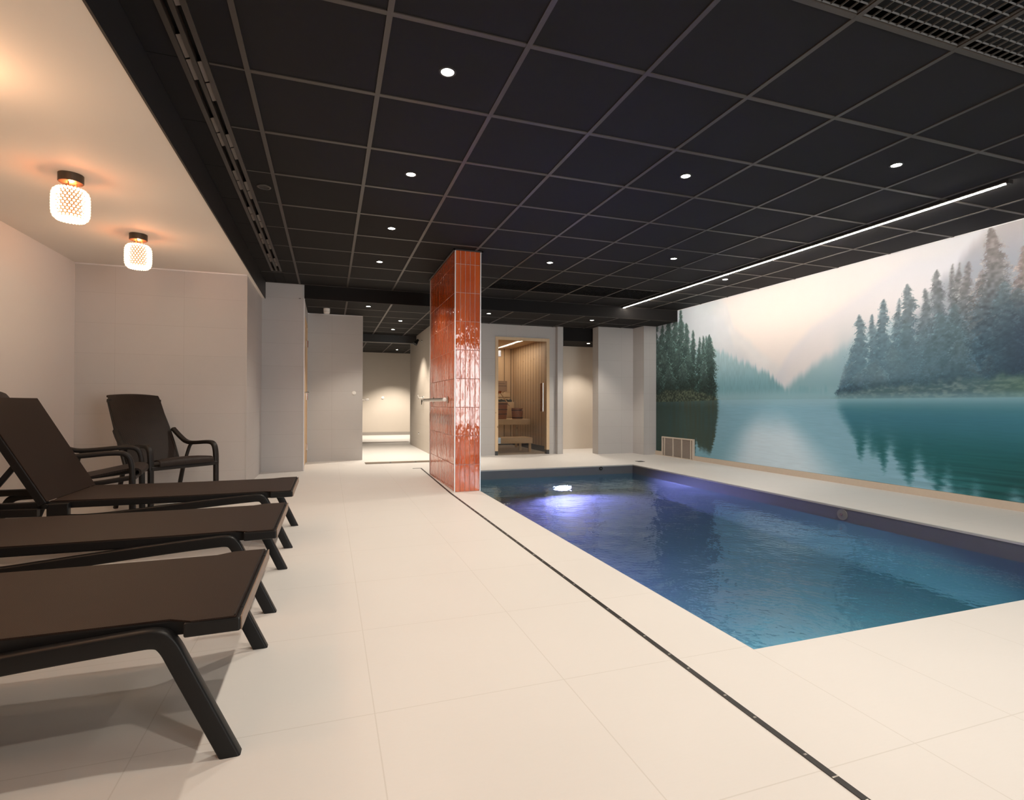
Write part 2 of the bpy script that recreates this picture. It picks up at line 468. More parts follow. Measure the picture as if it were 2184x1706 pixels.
# ------------------------------------------------------------------ ceilings
xs = [-0.79, -0.657, -0.540, -0.374] + [0.226 + 0.6 * i for i in range(9)] + [XR]
ys = [YB] + [2.193 + 0.6 * j for j in range(-6, 10)] + [7.62]
ys = [y for i, y in enumerate(ys) if i == 0 or y - ys[i - 1] > 0.02]
far_g = [(2.026, 2.626), (2.626, 3.226), (3.226, 3.826), (3.826, 4.426)]
near_g = [(1.426, 2.026), (2.026, 2.626), (2.626, 3.226), (3.226, 3.826)]
def is_grille(x0, y0):
    return any(abs(x0 - a) < 0.01 for a, _ in far_g) and abs(y0 - 6.393) < 0.01 or any(abs(x0 - a) < 0.01 for a, _ in near_g) and abs(y0 - 0.993) < 0.01
c = MB()
for i in range(len(xs) - 1):
    for j in range(len(ys) - 1):
        x0, x1, y0, y1 = xs[i], xs[i + 1], ys[j], ys[j + 1]
        if is_grille(x0, y0): continue
        if i == 1 and y1 < 6.96: continue
        if i == 1: y0 = max(y0, 6.93)
        c.box(x0 + 0.002, x1 - 0.002, y0 + 0.002, y1 - 0.002, HC, HC + 0.018)
c.box(XL, XR, YB, YE, 2.60, 2.66)
struct(c, 'ceiling', M['black_panel'])
g = MB()
for i, x in enumerate(xs):
    if i in (1, 2): continue
    if i == 0: continue
    if i == len(xs) - 1: continue
    g.box(x - 0.012, x + 0.012, YB, 7.60, HC - 0.005, HC + 0.016)
for y in ys[1:-1]:
    for a, b2 in ((-0.535, -0.386),) if y < 6.95 else ((-0.775, -0.386),):
        g.box(a, b2, y - 0.006, y + 0.006, HC - 0.0035, HC + 0.012)
    for i in range(3, len(xs) - 1):
        a, b2 = xs[i] + 0.012, xs[i + 1] - 0.012
        g.box(a, b2, y - 0.012, y + 0.012, HC - 0.0045, HC + 0.016)
struct(g, 'trim_3', M['t_bar'])
struct(MB().box(XL, -0.80, YB, 7.62, HW, 2.55), 'ceiling_lounge', M['white_ceiling'])
struct(MB().box(-0.80, -0.79, YB, 7.62, HW - 0.004, 2.55), 'trim_4', M['fascia'])
struct(MB().box(XR - 0.016, XR - 0.009, YB, 7.595, HC - 0.007, HC + 0.004), 'trim_7', M['white_trim'])
# low ceiling beyond the beam
c = MB().box(-0.317, XR, 7.60, 11.05, HL, 2.55)
struct(c, 'ceiling_low', M['black_panel'])
g = MB()
for i in range(-1, 9):
    x = 0.226 + 0.6 * i
    g.box(x - 0.012, x + 0.012, 7.612, 11.05, HL - 0.005, HL + 0.001)
for j in range(0, 6):
    y = 7.593 + 0.6 * j
    g.box(-0.300, XR, max(7.602, y - 0.010), y + 0.012, HL - 0.0045, HL + 0.001)
struct(g, 'trim_5', M['t_bar'])
struct(MB().box(0.5, 1.7, 11.05, 11.2, 2.140, 2.55), 'ceiling_beam', M['fascia'])
struct(MB().box(0.3, XR, 11.2, YE, 2.35, 2.45), 'ceiling_far', M['black_panel'])
g = MB()
for x in (0.826, 1.426, 2.026):
    g.box(x - 0.012, x + 0.012, 11.2, YE, 2.345, 2.351)
for j in range(7): g.box(0.5, 4, 11.8 + 0.6 * j, 11.82 + 0.6 * j, 2.346, 2.351)
struct(g, 'trim_6', M['t_bar'])
struct(MB().box(3.985, XR, 8.88, 9.73, 2.055, 2.295), 'ceiling_niche', M['black_panel'])

# ------------------------------------------------------------------ swimming pool
pool = thing('swimming_pool', (2.88, 4.25, 0), 'rectangular dark-lined swimming pool sunk in the beige tiled floor', 'swimming pool')
ox, oy = 2.88, 4.25
D = -1.40
a, b2, c2, d2 = PX0 - ox, PX1 - ox, PY0 - oy, PY1 - oy
q = MB()
q.box(a, a + 0.012, c2, d2, D, -0.012).box(b2 - 0.012, b2, c2, d2, D, -0.012)
q.box(a, b2, c2, c2 + 0.012, D, -0.012).box(a, b2, d2 - 0.012, d2, D, -0.012).box(a, b2, c2, d2, D - 0.05, D)
q.build('basin', M['liner'], pool)
q = MB()
for x0, x1, y0, y1 in ((b2 - 0.016, b2 + 0.004, c2, d2), (a, b2, d2 - 0.016, d2 + 0.004)):
    q.box(x0, x1, y0, y1, -0.012, 0.003)
q.build('rim', M['pool_rim'], pool)
q = MB()
xi = PX1 - 0.012 - ox
q.cyl((xi, 3.50 - oy, -0.066), (xi - 0.008, 3.50 - oy, -0.066), 0.048, 32)
o = q.build('inlet_ring', plain('grey_inlet', (0.17, 0.17, 0.165), 0.4), pool)
MB().cyl((xi - 0.008, 3.50 - oy, -0.064), (xi - 0.016, 3.50 - oy, -0.064), 0.012, 16).build('nozzle', M['chrome'], o)
for x in (1.56, 3.742):
    o = MB().cyl((x - ox, PY1 - 0.012 - oy, -0.036), (x - ox, PY1 - 0.022 - oy, -0.036), 0.026, 24).build('inlet_ring', M['void'], pool)
    MB().cyl((x - ox, PY1 - 0.022 - oy, -0.036), (x - ox, PY1 - 0.026 - oy, -0.036), 0.010, 16).build('nozzle', M['liner'], o)
wl = MB().box(PX0 + 0.0115, PX1 - 0.0115, PY0 + 0.0115, PY1 - 0.0115, D - 0.01, -0.125)
# only the upper surface of the water body is refractive: a single sheet
me = bpy.data.meshes.new('pool_water')
me.from_pydata([(PX0 + 0.011, PY0 + 0.011, -0.125), (PX1 - 0.011, PY0 + 0.011, -0.125), (PX1 - 0.011, PY1 - 0.011, -0.125), (PX0 + 0.011, PY1 - 0.011, -0.125)], [], [(0, 1, 2, 3)])
me.materials.append(M['water'])
wo = bpy.data.objects.new('pool_water', me); COL.objects.link(wo)
tag(wo, 'still blue-green water filling the swimming pool', 'water', kind='stuff')
def pool_lamp(x, y, z, col, power, d, size=0.06, vis=True):
    if vis:
        o = MB().cyl((x - ox, y - oy, z), (x - ox + d[0] * 0.03, y - oy + d[1] * 0.03, z + d[2] * 0.03), 0.13, 32).build('pool_lamp', M['chrome'], pool)
        MB().cyl((x - ox + d[0] * 0.03, y - oy + d[1] * 0.03, z + d[2] * 0.03), (x - ox + d[0] * 0.035, y - oy + d[1] * 0.035, z + d[2] * 0.035), 0.10, 32).build('lens', M['pool_lens'], o)
    l = bpy.data.lights.new('pool_lamp_light', 'SPOT'); l.energy = power; l.color = col
    l.spot_size = math.radians(165); l.spot_blend = 0.6; l.shadow_soft_size = size
    lo = bpy.data.objects.new('pool_lamp_light', l); COL.objects.link(lo)
    dv = Vector(d)
    lo.location = Vector((x, y, z)) + dv * 0.08
    lo.rotation_euler = dv.to_track_quat('-Z', 'Y').to_euler()
pool_lamp(3.12, PY1 - 0.012, -1.02, (0.34, 0.30, 1.0), POOL_W * 1.9, (0, -1, 0))
pool_lamp(2.5, PY0 + 0.012, -0.60, (0.22, 0.70, 0.72), POOL_W * 2.8, (0, 0.75, -0.66))  # unseen lamp, added to light the water teal from below

pool_lamp(PX0 + 0.012, 3.6, -0.75, (0.30, 0.26, 1.0), POOL_W * 0.45, (1, 0, 0))  # added lamp out of view, carries the violet along the right basin wall

# ------------------------------------------------------------------ mural on the right wall
def mural_print():
    rs = np.random.RandomState(5)
    yv = np.concatenate([np.arange(8.22, 2.5, -0.006), np.arange(2.5, -2.001, -0.03)])
    zv = np.arange(0.074, 2.481, 0.005)
    s = (8.25 - yv)[None, :].repeat(len(zv), 0)
    z = zv[:, None].repeat(len(yv), 1)
    grids = {}
    def vnoise(fx, fz, seed, x=None, y=None):
        if seed not in grids: grids[seed] = np.random.RandomState(seed).rand(256, 256)
        g = grids[seed]
        X = (s if x is None else x) * fx + 7.3; Z = (z if y is None else y) * fz + 3.1
        xi = np.floor(X).astype(int); zi = np.floor(Z).astype(int)
        tx = X - xi; tz = Z - zi; tx = tx * tx * (3 - 2 * tx); tz = tz * tz * (3 - 2 * tz)
        G = lambda a, b: g[a % 256, b % 256]
        return (G(xi, zi) * (1 - tx) + G(xi + 1, zi) * tx) * (1 - tz) + (G(xi, zi + 1) * (1 - tx) + G(xi + 1, zi + 1) * tx) * tz
    def fbm(fx, fz, seed, x=None, y=None):
        return (vnoise(fx, fz, seed, x, y) + 0.5 * vnoise(2 * fx, 2 * fz, seed + 1, x, y) + 0.25 * vnoise(4 * fx, 4 * fz, seed + 2, x, y)) / 1.75
    def lerp(a, b, t): return a + (b - a) * np.asarray(t)[..., None]
    def sm(e0, e1, x): t = np.clip((x - e0) / (e1 - e0), 0, 1); return t * t * (3 - 2 * t)
    C = lambda r, g, b: np.array([r, g, b], float) / 255.0
    full = lambda c: np.broadcast_to(c, s.shape + (3,))
    WL = 0.968
    # pale misty sky
    d = np.sqrt(((s - 2.7) / 2.0) ** 2 + ((z - 2.05) / 1.0) ** 2)
    img = lerp(full(C(243, 232, 226)).copy(), C(208, 212, 220), sm(0.0, 1.5, d))
    # left mountain: a pale slope fading into the mist, two layers
    rl = np.interp(s, [0, 1.0, 1.55, 1.84, 1.98, 2.2, 2.37, 2.69, 2.94, 3.4], [2.9, 2.8, 2.62, 2.42, 2.08, 1.90, 1.74, 1.50, 1.33, 1.2])
    rl = rl + (fbm(5, 2, 20) - 0.5) * 0.12
    tex = (fbm(5, 5, 24) - 0.5)[..., None] * 0.10
    mt = lerp(full(C(196, 212, 221)), C(222, 224, 228), sm(1.35, 1.9, s) * 0.8) + tex
    img = lerp(img, mt, sm(0.05, -0.14, z - rl) * 0.62)
    r2 = rl - 0.30 - (fbm(3, 2, 26) - 0.5) * 0.2
    img = lerp(img, C(206, 214, 224), sm(0.10, -0.15, z - r2) * 0.5)
    rr = np.interp(s, [2.55, 2.8, 3.0, 3.3, 3.8, 4.4], [1.10, 1.36, 1.62, 1.86, 2.1, 2.35]) + (fbm(5, 2, 28) - 0.5) * 0.06
    img = lerp(img, C(205, 210, 224), sm(0.06, -0.10, z - rr) * sm(-0.55, -0.05, z - rr) * 0.42)
    img = lerp(img, C(226, 224, 228), sm(-0.15, -0.4, z - rr) * 0.45)
    # teal forest slopes in the haze
    lf = np.interp(s, [0, 1.0, 1.62, 1.78, 2.37, 2.8, 2.92], [1.90, 1.80, 1.70, 1.68, 1.42, 1.20, 1.08])
    lf = lf + (vnoise(30, 0.001, 31) - 0.5) * 0.08 + (vnoise(75, 0.001, 32) - 0.5) * 0.04
    fo = lerp(full(C(108, 160, 174)), C(160, 194, 204), sm(1.10, 1.62, z))
    fo = fo * (0.96 + 0.08 * vnoise(70, 14, 33))[..., None]
    img = lerp(img, fo, sm(0.05, -0.06, z - lf) * 0.88)
    rf = np.interp(s, [2.7, 2.92, 3.24, 3.49, 3.81, 4.2], [1.03, 1.13, 1.34, 1.48, 1.62, 1.75]) + (vnoise(26, 0.001, 35) - 0.5) * 0.05
    fo = lerp(full(C(118, 168, 182)), C(172, 198, 208), sm(1.10, 1.62, z))
    img = lerp(img, fo, sm(0.07, -0.10, z - rf) * 0.82)
    img = lerp(img, C(160, 198, 210), sm(1.14, 0.98, z) * 0.62)
    # misty hill high on the right
    rh = np.interp(s, [3.9, 4.5, 4.8, 5.0, 5.3, 6.0, 10.3], [0.9, 1.75, 2.12, 2.34, 2.60, 2.9, 3.0]) + (fbm(9, 3, 39) - 0.5) * 0.16
    img = lerp(img, lerp(full(C(150, 158, 172)), C(176, 172, 174), sm(2.1, 2.5, z)), sm(0.10, -0.10, z - rh) * 0.85)
    def tree(s0, zt, zb, wd, ctop, cbot, seed, dens=1.0, slim=0.72, lite=0.55):
        nonlocal img
        pad = wd * 1.35
        i0 = np.searchsorted(s[0], s0 - pad); i1 = np.searchsorted(s[0], s0 + pad)
        if i1 - i0 < 2: return
        S = s[:, i0:i1]; Z = z[:, i0:i1]
        r = np.random.RandomState(seed)
        H = zt - zb
        dd = np.abs(S - s0 - 0.012 * np.sin(Z * 9 + seed))
        t = np.clip((zt - Z) / H, 0, 1)
        side = (S > s0).astype(int)
        # irregular drooping branches: noise indexed along the trunk, one set per side
        nz = vnoise(34, 46, seed, S, Z); nf = vnoise(95, 120, seed + 1, S, Z)
        u = (Z + dd * (0.42 + 0.25 * nz)) * 24
        kx = np.floor(u).astype(int); fr = u - kx
        tabs = r.rand(2, 128)
        ln = tabs[side, kx % 128] * (1 - fr) + tabs[side, (kx + 1) % 128] * fr
        ln2 = r.rand(2, 128)[side, np.floor(u * 2.3).astype(int) % 128]
        hw = 1.25 * wd * (0.02 + np.power(t, slim)) * (0.30 + 0.55 * ln + 0.40 * ln2)
        hw = hw * (1 - 0.35 * sm(0.85, 1.0, t))
        A = sm(0.014, -0.018, dd - hw * (0.62 + 0.70 * nf))
        dens_in = sm(-0.1, 0.5, 1 - dd / (hw + 1e-4))
        gap = 1 - 0.75 * sm(0.50, 0.30, nf * 0.55 + nz * 0.30 + 0.30 * dens_in + 0.12 * t)
        A = A * gap
        trunk = sm(0.008, 0.003, dd) * (0.55 + 0.3 * nf)
        A = np.maximum(A, trunk) * (Z < zt) * (Z > zb - 0.03) * dens
        c = ctop + (cbot - ctop) * sm(0.05, 0.85, t)[..., None]
        hl = sm(0.50, 0.95, 0.6 * nf + 0.55 * ln2 * (dd / (hw + 1e-4)))
        c = c * (0.78 + 0.34 * nz)[..., None] * (1 + lite * hl)[..., None]
        img[:, i0:i1] = img[:, i0:i1] * (1 - A[..., None]) + np.clip(c, 0, 1) * A[..., None]
    # left grove
    Lg = [(0.02, 2.35, .20), (0.22, 2.30, .20), (0.40, 2.40, .20), (0.58, 2.40, .20), (0.74, 2.49, .15), (0.88, 2.24, .14), (1.05, 2.10, .12),
          (1.21, 1.97, .09), (1.30, 1.98, .09), (1.38, 1.97, .09), (1.46, 1.98, .15), (0.12, 1.98, .2), (0.50, 2.0, .22), (0.30, 1.85, .22), (0.68, 1.9, .2), (0.95, 1.8, .16), (0.05, 1.6, .2), (0.42, 1.55, .2), (0.80, 1.6, .18), (1.32, 1.6, .1)]
    for i, (s0, zt, w) in enumerate(Lg):
        tree(s0, zt, 1.02, w * 1.3, C(84, 108, 106), C(42, 60, 57), 300 + 7 * i, 0.97, 0.55, 0.9)
    lb = np.interp(s, [-0.1, 0.04, 0.33, 0.72, 1.08, 1.42, 1.60, 1.72], [1.04, 1.06, 1.16, 1.14, 1.12, 1.06, 1.01, 0.955])
    lb = lb + (fbm(14, 6, 44) - 0.5) * 0.08
    nbz = fbm(34, 44, 48)
    bush = lerp(full(C(48, 60, 54)), C(104, 118, 98), sm(0.25, 0.85, nbz))
    img = lerp(img, bush, sm(0.02, -0.02, z - lb) * (s < 1.74))
    # right grove, hazier and browner towards the tops
    R0 = [(3.70, 1.24, .09), (3.76, 1.36, .09), (3.82, 1.52, .10), (3.92, 1.90, .17), (4.07, 1.88, .12), (4.18, 2.02, .16), (4.34, 2.00, .12), (4.43, 2.13, .17), (4.60, 2.05, .13), (4.72, 2.21, .17), (4.85, 2.23, .10), (4.90, 2.23, .11),
          (4.97, 2.22, .15), (5.08, 2.12, .18), (5.17, 2.49, .22), (5.40, 2.25, .22)]
    x = 5.58
    while x < 10.2:
        R0.append((x, 2.15 + 0.45 * rs.rand(), .2 + .1 * rs.rand())); x += 0.12 + 0.14 * rs.rand()
    for i, (s0, zt, w) in enumerate(R0):
        k_ = np.clip((s0 - 4.2) / 1.2, 0, 1)
        hi = C(104, 124, 134) * (1 - k_) + C(148, 136, 132) * k_
        tree(s0, zt, 1.0, w, hi, C(62, 92, 108), 400 + 7 * i, 0.9, 0.62, 0.35)
    for i in range(70):
        s0 = 3.85 + 6.3 * rs.rand() ** 1.2
        mxz = np.interp(s0, [3.7, 4.0, 4.8, 5.4, 10], [1.2, 1.62, 1.95, 2.05, 2.2])
        zt = 1.25 + (mxz - 1.25) * rs.rand()
        cc = C(92, 114, 122) * (1 + 0.12 * (rs.rand() - 0.5))
        tree(s0, zt, 1.0, .13 + .11 * rs.rand(), cc, C(60, 90, 104), 900 + 7 * i, 0.55, 0.6, 0.5)
    dk = sm(4.9, 5.5, s) * sm(2.0, 1.5, z) * sm(1.04, 1.25, z) * 0.55
    img = lerp(img, C(50, 64, 86), dk)
    haze = sm(5.6, 4.2, s) * sm(3.50, 3.75, s)
    img = lerp(img, C(140, 178, 196), haze * sm(1.02, 1.25, z) * sm(2.0, 1.2, z) * 0.42)
    rb = np.interp(s, [3.5, 3.58, 3.67, 4.01, 4.45, 4.92, 5.39, 10.3], [0.93, 0.965, 1.02, 1.06, 1.10, 1.13, 1.17, 1.2])
    rb = rb + (fbm(12, 5, 60) - 0.5) * 0.09
    nbz = fbm(24, 52, 64)
    bush = lerp(full(C(84, 116, 124)), C(130, 156, 156), sm(0.30, 0.85, nbz))
    bush = lerp(bush, C(100, 138, 104), sm(4.9, 5.5, s) * 0.45)
    img = lerp(img, bush, sm(0.04, -0.04, z - rb) * (s > 3.5) * 0.85)
    img = lerp(img, C(136, 180, 194), sm(1.05, 0.965, z) * sm(1.7, 2.0, s) * 0.55)
    # lake: the mirrored picture, rippled, blurred and tinted
    up_img = img.copy()
    dep = np.clip(WL - z, 0, 1)
    shore = WL + np.interp(s, [0, 0.9, 1.7, 1.9], [-0.03, -0.02, 0.0, 0.0])
    rip = (vnoise(5, 60, 71) - 0.5) * 0.045 * (0.2 + dep) + (vnoise(30, 110, 73) - 0.5) * 0.02
    zi = np.clip(((shore + (shore - z) / 0.86 + 0.02) - zv[0]) / 0.005, 0, len(zv) - 1).astype(int)
    yc = 8.25 - s - rip
    ci = np.clip(len(yv) - 1 - np.searchsorted(yv[::-1], yc), 0, len(yv) - 1)
    lo = int((WL - zv[0]) / 0.005) + 4
    ref = np.zeros_like(img); ws = 0
    for dz, wg in ((-40, .5), (-26, .8), (-13, 1), (0, 1), (13, 1), (26, .8), (40, .5)):
        for dx, w2 in ((-6, .6), (-3, 1), (0, 1), (3, 1), (6, .6)):
            ref += up_img[np.clip(zi + dz, lo, len(zv) - 1), np.clip(ci + dx, 0, len(yv) - 1)] * wg * w2; ws += wg * w2
    ref /= ws
    lum = ref.mean(-1)
    # bright sky reflection in the middle widens towards the viewer; blue beside it
    cen = np.abs(s - 2.62 - 0.10 * dep) / (0.16 + 1.05 * dep + 0.001)
    sky_r = sm(1.15, 0.35, cen) * sm(0.05, 0.55, dep)
    wat = lerp(full(C(136, 184, 206)), C(200, 224, 240), sky_r)
    wat = lerp(wat, C(120, 168, 186), sm(0.35, 0.9, dep) * (1 - sky_r) * sm(2.6, 1.9, s) * 0.6)
    dark = sm(0.67, 0.47, lum)
    teal = lerp(full(C(60, 122, 142)), C(30, 96, 100), sm(0.15, 0.6, dep))
    teal = lerp(teal, C(22, 72, 72), sm(4.7, 5.6, s) * sm(0.3, 0.9, dep))
    wat = lerp(wat, teal, dark * sm(2.2, 3.2, s) * 0.93)
    lefty = lerp(full(C(54, 78, 76)), C(62, 70, 56), vnoise(22, 3, 78))
    lefty = lerp(lefty, C(40, 60, 58), sm(0.9, 0.5, s) * 0.6)
    wat = lerp(wat, lefty, dark * sm(2.0, 1.6, s) * 0.93)
    stre = vnoise(2.2, 75, 81)
    wat = wat * (1 + (stre - 0.5) * 0.30 * sm(0.35, 0.9, dep) * sm(3.9, 5.2, s))[..., None]
    wat = wat * (1 + (vnoise(9, 120, 83) - 0.5) * 0.04)[..., None]
    wat = lerp(wat, C(152, 192, 206), sm(0.13, 0.0, dep) * np.where(s > 1.7, 0.72, 0.12))
    wat = lerp(wat, C(96, 150, 160), sm(0.22, 0.06, dep) * sm(0.02, 0.10, dep) * sm(3.4, 3.9, s) * 0.5)
    img = lerp(img, wat, sm(0.004, -0.004, z - shore))
    return yv, zv, np.clip(img, 0.0, 1.0)

MURAL_GAIN = 0.94
def make_mural():
    yv, zv, img = mural_print()
    lin = np.where(img <= 0.04045, img / 12.92, ((img + 0.055) / 1.055) ** 2.4)
    lin = np.clip(lin * MURAL_GAIN, 0.004, 0.88)
    nr, nc = len(zv), len(yv)
    Y = yv[None, :].repeat(nr, 0); Z = zv[:, None].repeat(nc, 1)
    co = np.stack([np.full((nr, nc), 5.553), Y, Z], -1).reshape(-1, 3)
    idx = np.arange(nr * nc).reshape(nr, nc)
    quads = np.stack([idx[:-1, :-1], idx[1:, :-1], idx[1:, 1:], idx[:-1, 1:]], -1).reshape(-1, 4)
    # leave the air grille's rectangle out of the print
    cy = Y[:-1, :-1].reshape(-1); cz = Z[:-1, :-1].reshape(-1)
    keep = ~((cy < 7.99) & (cy > 7.17) & (cz < 0.32)); quads = quads[keep]
    me = bpy.data.meshes.new('wall_mural')
    me.vertices.add(len(co)); me.vertices.foreach_set('co', co.astype(np.float32).ravel())
    me.loops.add(len(quads) * 4); me.loops.foreach_set('vertex_index', quads.astype(np.int32).ravel())
    me.polygons.add(len(quads)); me.polygons.foreach_set('loop_start', (np.arange(len(quads)) * 4).astype(np.int32))
    me.update(calc_edges=True)
    ca = me.color_attributes.new('print', 'FLOAT_COLOR', 'POINT')
    rgba = np.ones((nr * nc, 4), np.float32); rgba[:, :3] = lin.reshape(-1, 3)
    ca.data.foreach_set('color', rgba.ravel())
    me.materials.append(M['mural'])
    o = bpy.data.objects.new('wall_mural', me); COL.objects.link(o)
    return tag(o, 'wall-wide printed mural of a misty mountain lake with fir trees beside the pool', 'mural')
make_mural()

# air grille let into the mural's lower corner
vent = thing('air_vent', (5.535, 7.58, 0), 'beige louvered air grille standing on the floor at the foot of the mural', 'air vent')
q = MB()
y0, y1, zt = -0.43, 0.43, 0.338
q.box(-0.012, 0.022, y0, y0 + 0.026, 0, zt).box(-0.012, 0.022, y1 - 0.026, y1, 0, zt).box(-0.012, 0.022, y0 + 0.026, y1 - 0.026, zt - 0.022, zt).box(-0.012, 0.022, y0 + 0.026, y1 - 0.026, 0, 0.014)
q.build('frame', M['vent_paint'], vent)
MB().box(0.016, 0.022, y0 + 0.026, y1 - 0.026, 0.014, zt - 0.022).build('backing', M['vent_shadow'], vent)
q = MB()
for i in range(22):
    zz = 0.022 + i * 0.0135
    q.add([(-0.006, y0 + .026, zz), (-0.006, y1 - .026, zz), (0.012, y1 - .026, zz + 0.009), (0.012, y0 + .026, zz + 0.009),
           (-0.006, y0 + .026, zz + .002), (-0.006, y1 - .026, zz + .002), (0.012, y1 - .026, zz + 0.011), (0.012, y0 + .026, zz + 0.011)],
          [(0, 1, 2, 3), (4, 5, 6, 7), (0, 1, 5, 4), (2, 3, 7, 6)])
q.build('louver_blades', plain('taupe_louver', (0.46, 0.40, 0.35), 0.5), vent)
for yy in (-0.36, -0.125, 0.11, 0.355):
    MB().box(-0.009, 0.012, yy - 0.010, yy + 0.010, 0.012, zt - 0.02).build('mullion', M['vent_paint'], vent)

# ------------------------------------------------------------------ orange tiled pillar
CX0, CX1, CY0, CY1 = 1.213, 1.481, 5.335, 6.745
pil = thing('tiled_pillar', ((CX0 + CX1) / 2, (CY0 + CY1) / 2, 0), 'square pillar clad in glossy orange-red upright tiles at the pool edge', 'pillar')
px, py = (CX0 + CX1) / 2, (CY0 + CY1) / 2
hx, hy = (CX1 - CX0) / 2, (CY1 - CY0) / 2
MB().box(-hx + 0.008, hx - 0.008, -hy + 0.008, hy - 0.008, 0, HC).build('core', M['grout'], pil)
q = MB()
zj = [0.0] + [0.275 + 0.294 * i for i in range(8)] + [HC]
def tiles_on(face):
    n = 5 if face in ('f', 'b') else 26
    L = (2 * hx if face in ('f', 'b') else 2 * hy) - 0.012
    w = L / n
    for j in range(len(zj) - 1):
        z0, z1 = zj[j] + 0.0015, zj[j + 1] - 0.0015
        for i in range(n):
            a0 = -L / 2 + i * w + 0.0020; a1 = -L / 2 + (i + 1) * w - 0.0020
            e = [0.006 + rnd.uniform(-0.0009, 0.0009) for _ in range(4)]
            def pt(a, z, d):
                if face == 'f': return (a, -hy + 0.008 - d, z)
                if face == 'b': return (a, hy - 0.008 + d, z)
                if face == 'l': return (-hx + 0.008 - d, a, z)
                return (hx - 0.008 + d, a, z)
            vs = [pt(a0, z0, 0), pt(a1, z0, 0), pt(a1, z1, 0), pt(a0, z1, 0)]
            r = 0.0022
            vs += [pt(a0, z0, .0045), pt(a1, z0, .0045), pt(a1, z1, .0045), pt(a0, z1, .0045)]
            vs += [pt(a0 + r, z0 + r, e[0]), pt(a1 - r, z0 + r, e[1]), pt(a1 - r, z1 - r, e[2]), pt(a0 + r, z1 - r, e[3])]
            fs = [(8, 9, 10, 11)]
            for kk in range(4):
                k2 = (kk + 1) % 4
                fs += [(kk, k2, 4 + k2, 4 + kk), (4 + kk, 4 + k2, 8 + k2, 8 + kk)]
            q.add(vs, fs)
for fc in 'flrb': tiles_on(fc)
q.build('tile_cladding', M['orange_tile'], pil)
for sx in (-1, 1):
    for sy in (-1, 1):
        MB().box(sx * hx - 0.005, sx * hx + 0.005, sy * hy - 0.005, sy * hy + 0.005, 0, HC - 0.008).build('edge_strip', M['white_trim'], pil)
q = MB()
for x0, x1, y0, y1 in ((-hx - .022, hx + .022, -hy - .022, -hy - .004), (-hx - .022, hx + .022, hy + .004, hy + .022), (-hx - .022, -hx - .004, -hy - .022, hy + .022), (hx + .004, hx + .022, -hy - .022, hy + .022)):
    q.box(x0, x1, y0, y1, HC - 0.014, HC - 0.0055)
q.build('top_collar', M['fascia'], pil)

# handrails
def handrail(name, x_wall, x, y0, y1, z, flanges, label):
    t = thing(name, (x_wall, (y0 + y1) / 2, z), label, 'handrail')
    yy = (y0 + y1) / 2; dx = x - x_wall
    MB().cyl((dx, y0 - yy, 0), (dx, y1 - yy, 0), 0.0185, 24).build('rail', M['steel'], t, smooth=True)
    for e, sgn in ((y0, -1), (y1, 1)):
        MB().lathe([(0.0005, 0.010), (0.014, 0.009), (0.021, 0.004), (0.021, -0.012)], 24).build('end_cap', M['white_plastic'], t, smooth=True, loc=(dx, e - yy, 0)).rotation_euler = (math.radians(90) * (1 if sgn < 0 else -1), 0, 0)
    for fy in flanges:
        br = MB().cyl((0, fy - yy, 0), (dx, fy - yy, 0), 0.009, 16).build('bracket', M['steel'], t, smooth=True)
        MB().cyl((0, fy - yy, 0), (0.006 * (1 if dx > 0 else -1), fy - yy, 0), 0.036, 24).build('flange', M['steel'], br, smooth=True)
    return t
handrail('handrail', CX0 - 0.0005, 1.13, 5.44, 6.72, 0.942, (5.68, 6.51), 'short round steel handrail on the side of the orange tiled pillar')
handrail('handrail', 0.50, 0.595, 8.98, 10.4, 0.962, (9.3, 10.1), 'short white-capped handrail just inside the shower passage')

# ------------------------------------------------------------------ doors and fittings by the passage
fr = MB()
fr.box(-0.42, -0.317, 7.785, 7.835, 0, 2.10).box(-0.42, -0.317, 8.69, 8.74, 0, 2.10).box(-0.42, -0.317, 7.835, 8.69, 2.05, 2.10)
dr = struct(fr, 'door_1', M['door_wood'])
MB().box(-0.385, -0.330, 7.838, 8.687, 0.008, 2.048).build('door_leaf', M['door_wood'], dr)
for z in (0.24, 1.0, 1.80):
    MB().cyl((-0.315, 8.69, z - 0.05), (-0.315, 8.69, z + 0.05), 0.012, 12).box(-0.33, -0.316, 8.66, 8.72, z - 0.05, z + 0.05).build('hinge', M['chrome'], dr)
q = MB().box(-0.330, -0.322, 7.87, 7.91, 0.93, 1.12).cyl((-0.325, 7.89, 1.05), (-0.27, 7.89, 1.05), 0.009, 12).cyl((-0.27, 7.885, 1.05), (-0.27, 8.01, 1.05), 0.008, 12)
q.build('door_handle', M['chrome'], dr)

def wall_disc(name, loc, nrm, r, d, mat, label, cat):
    t = thing(name, loc, label, cat)
    n = Vector(nrm)
    MB().cyl((0, 0, 0), n * d * 0.5, r, 24).build('base_plate', mat, t)
    MB().cyl(n * d * 0.5, n * d, r * 0.8, 24, r * 0.7).build('cover', mat, t)
wall_disc('wall_button', (0.372, 8.8, 1.065), (0, -1, 0), 0.032, 0.014, M['white_plastic'], 'round white wall button on the grey tiles left of the shower passage', 'wall button')
wall_disc('wall_button', (1.448, YE, 1.065), (0, -1, 0), 0.042, 0.02, M['white_plastic'], 'small round white button on the far end wall of the passage', 'wall button')
al = thing('alarm_sounder', (-0.04, 8.30, HL), 'white cylindrical alarm sounder under the black ceiling left of the passage', 'alarm')
MB().lathe([(0.046, 0), (0.046, -0.045), (0.040, -0.047)], 32).build('base', M['white_plastic'], al, smooth=True)
MB().lathe([(0.044, -0.050), (0.044, -0.070), (0.036, -0.074)], 32).build('cap', M['white_plastic'], al, smooth=True)

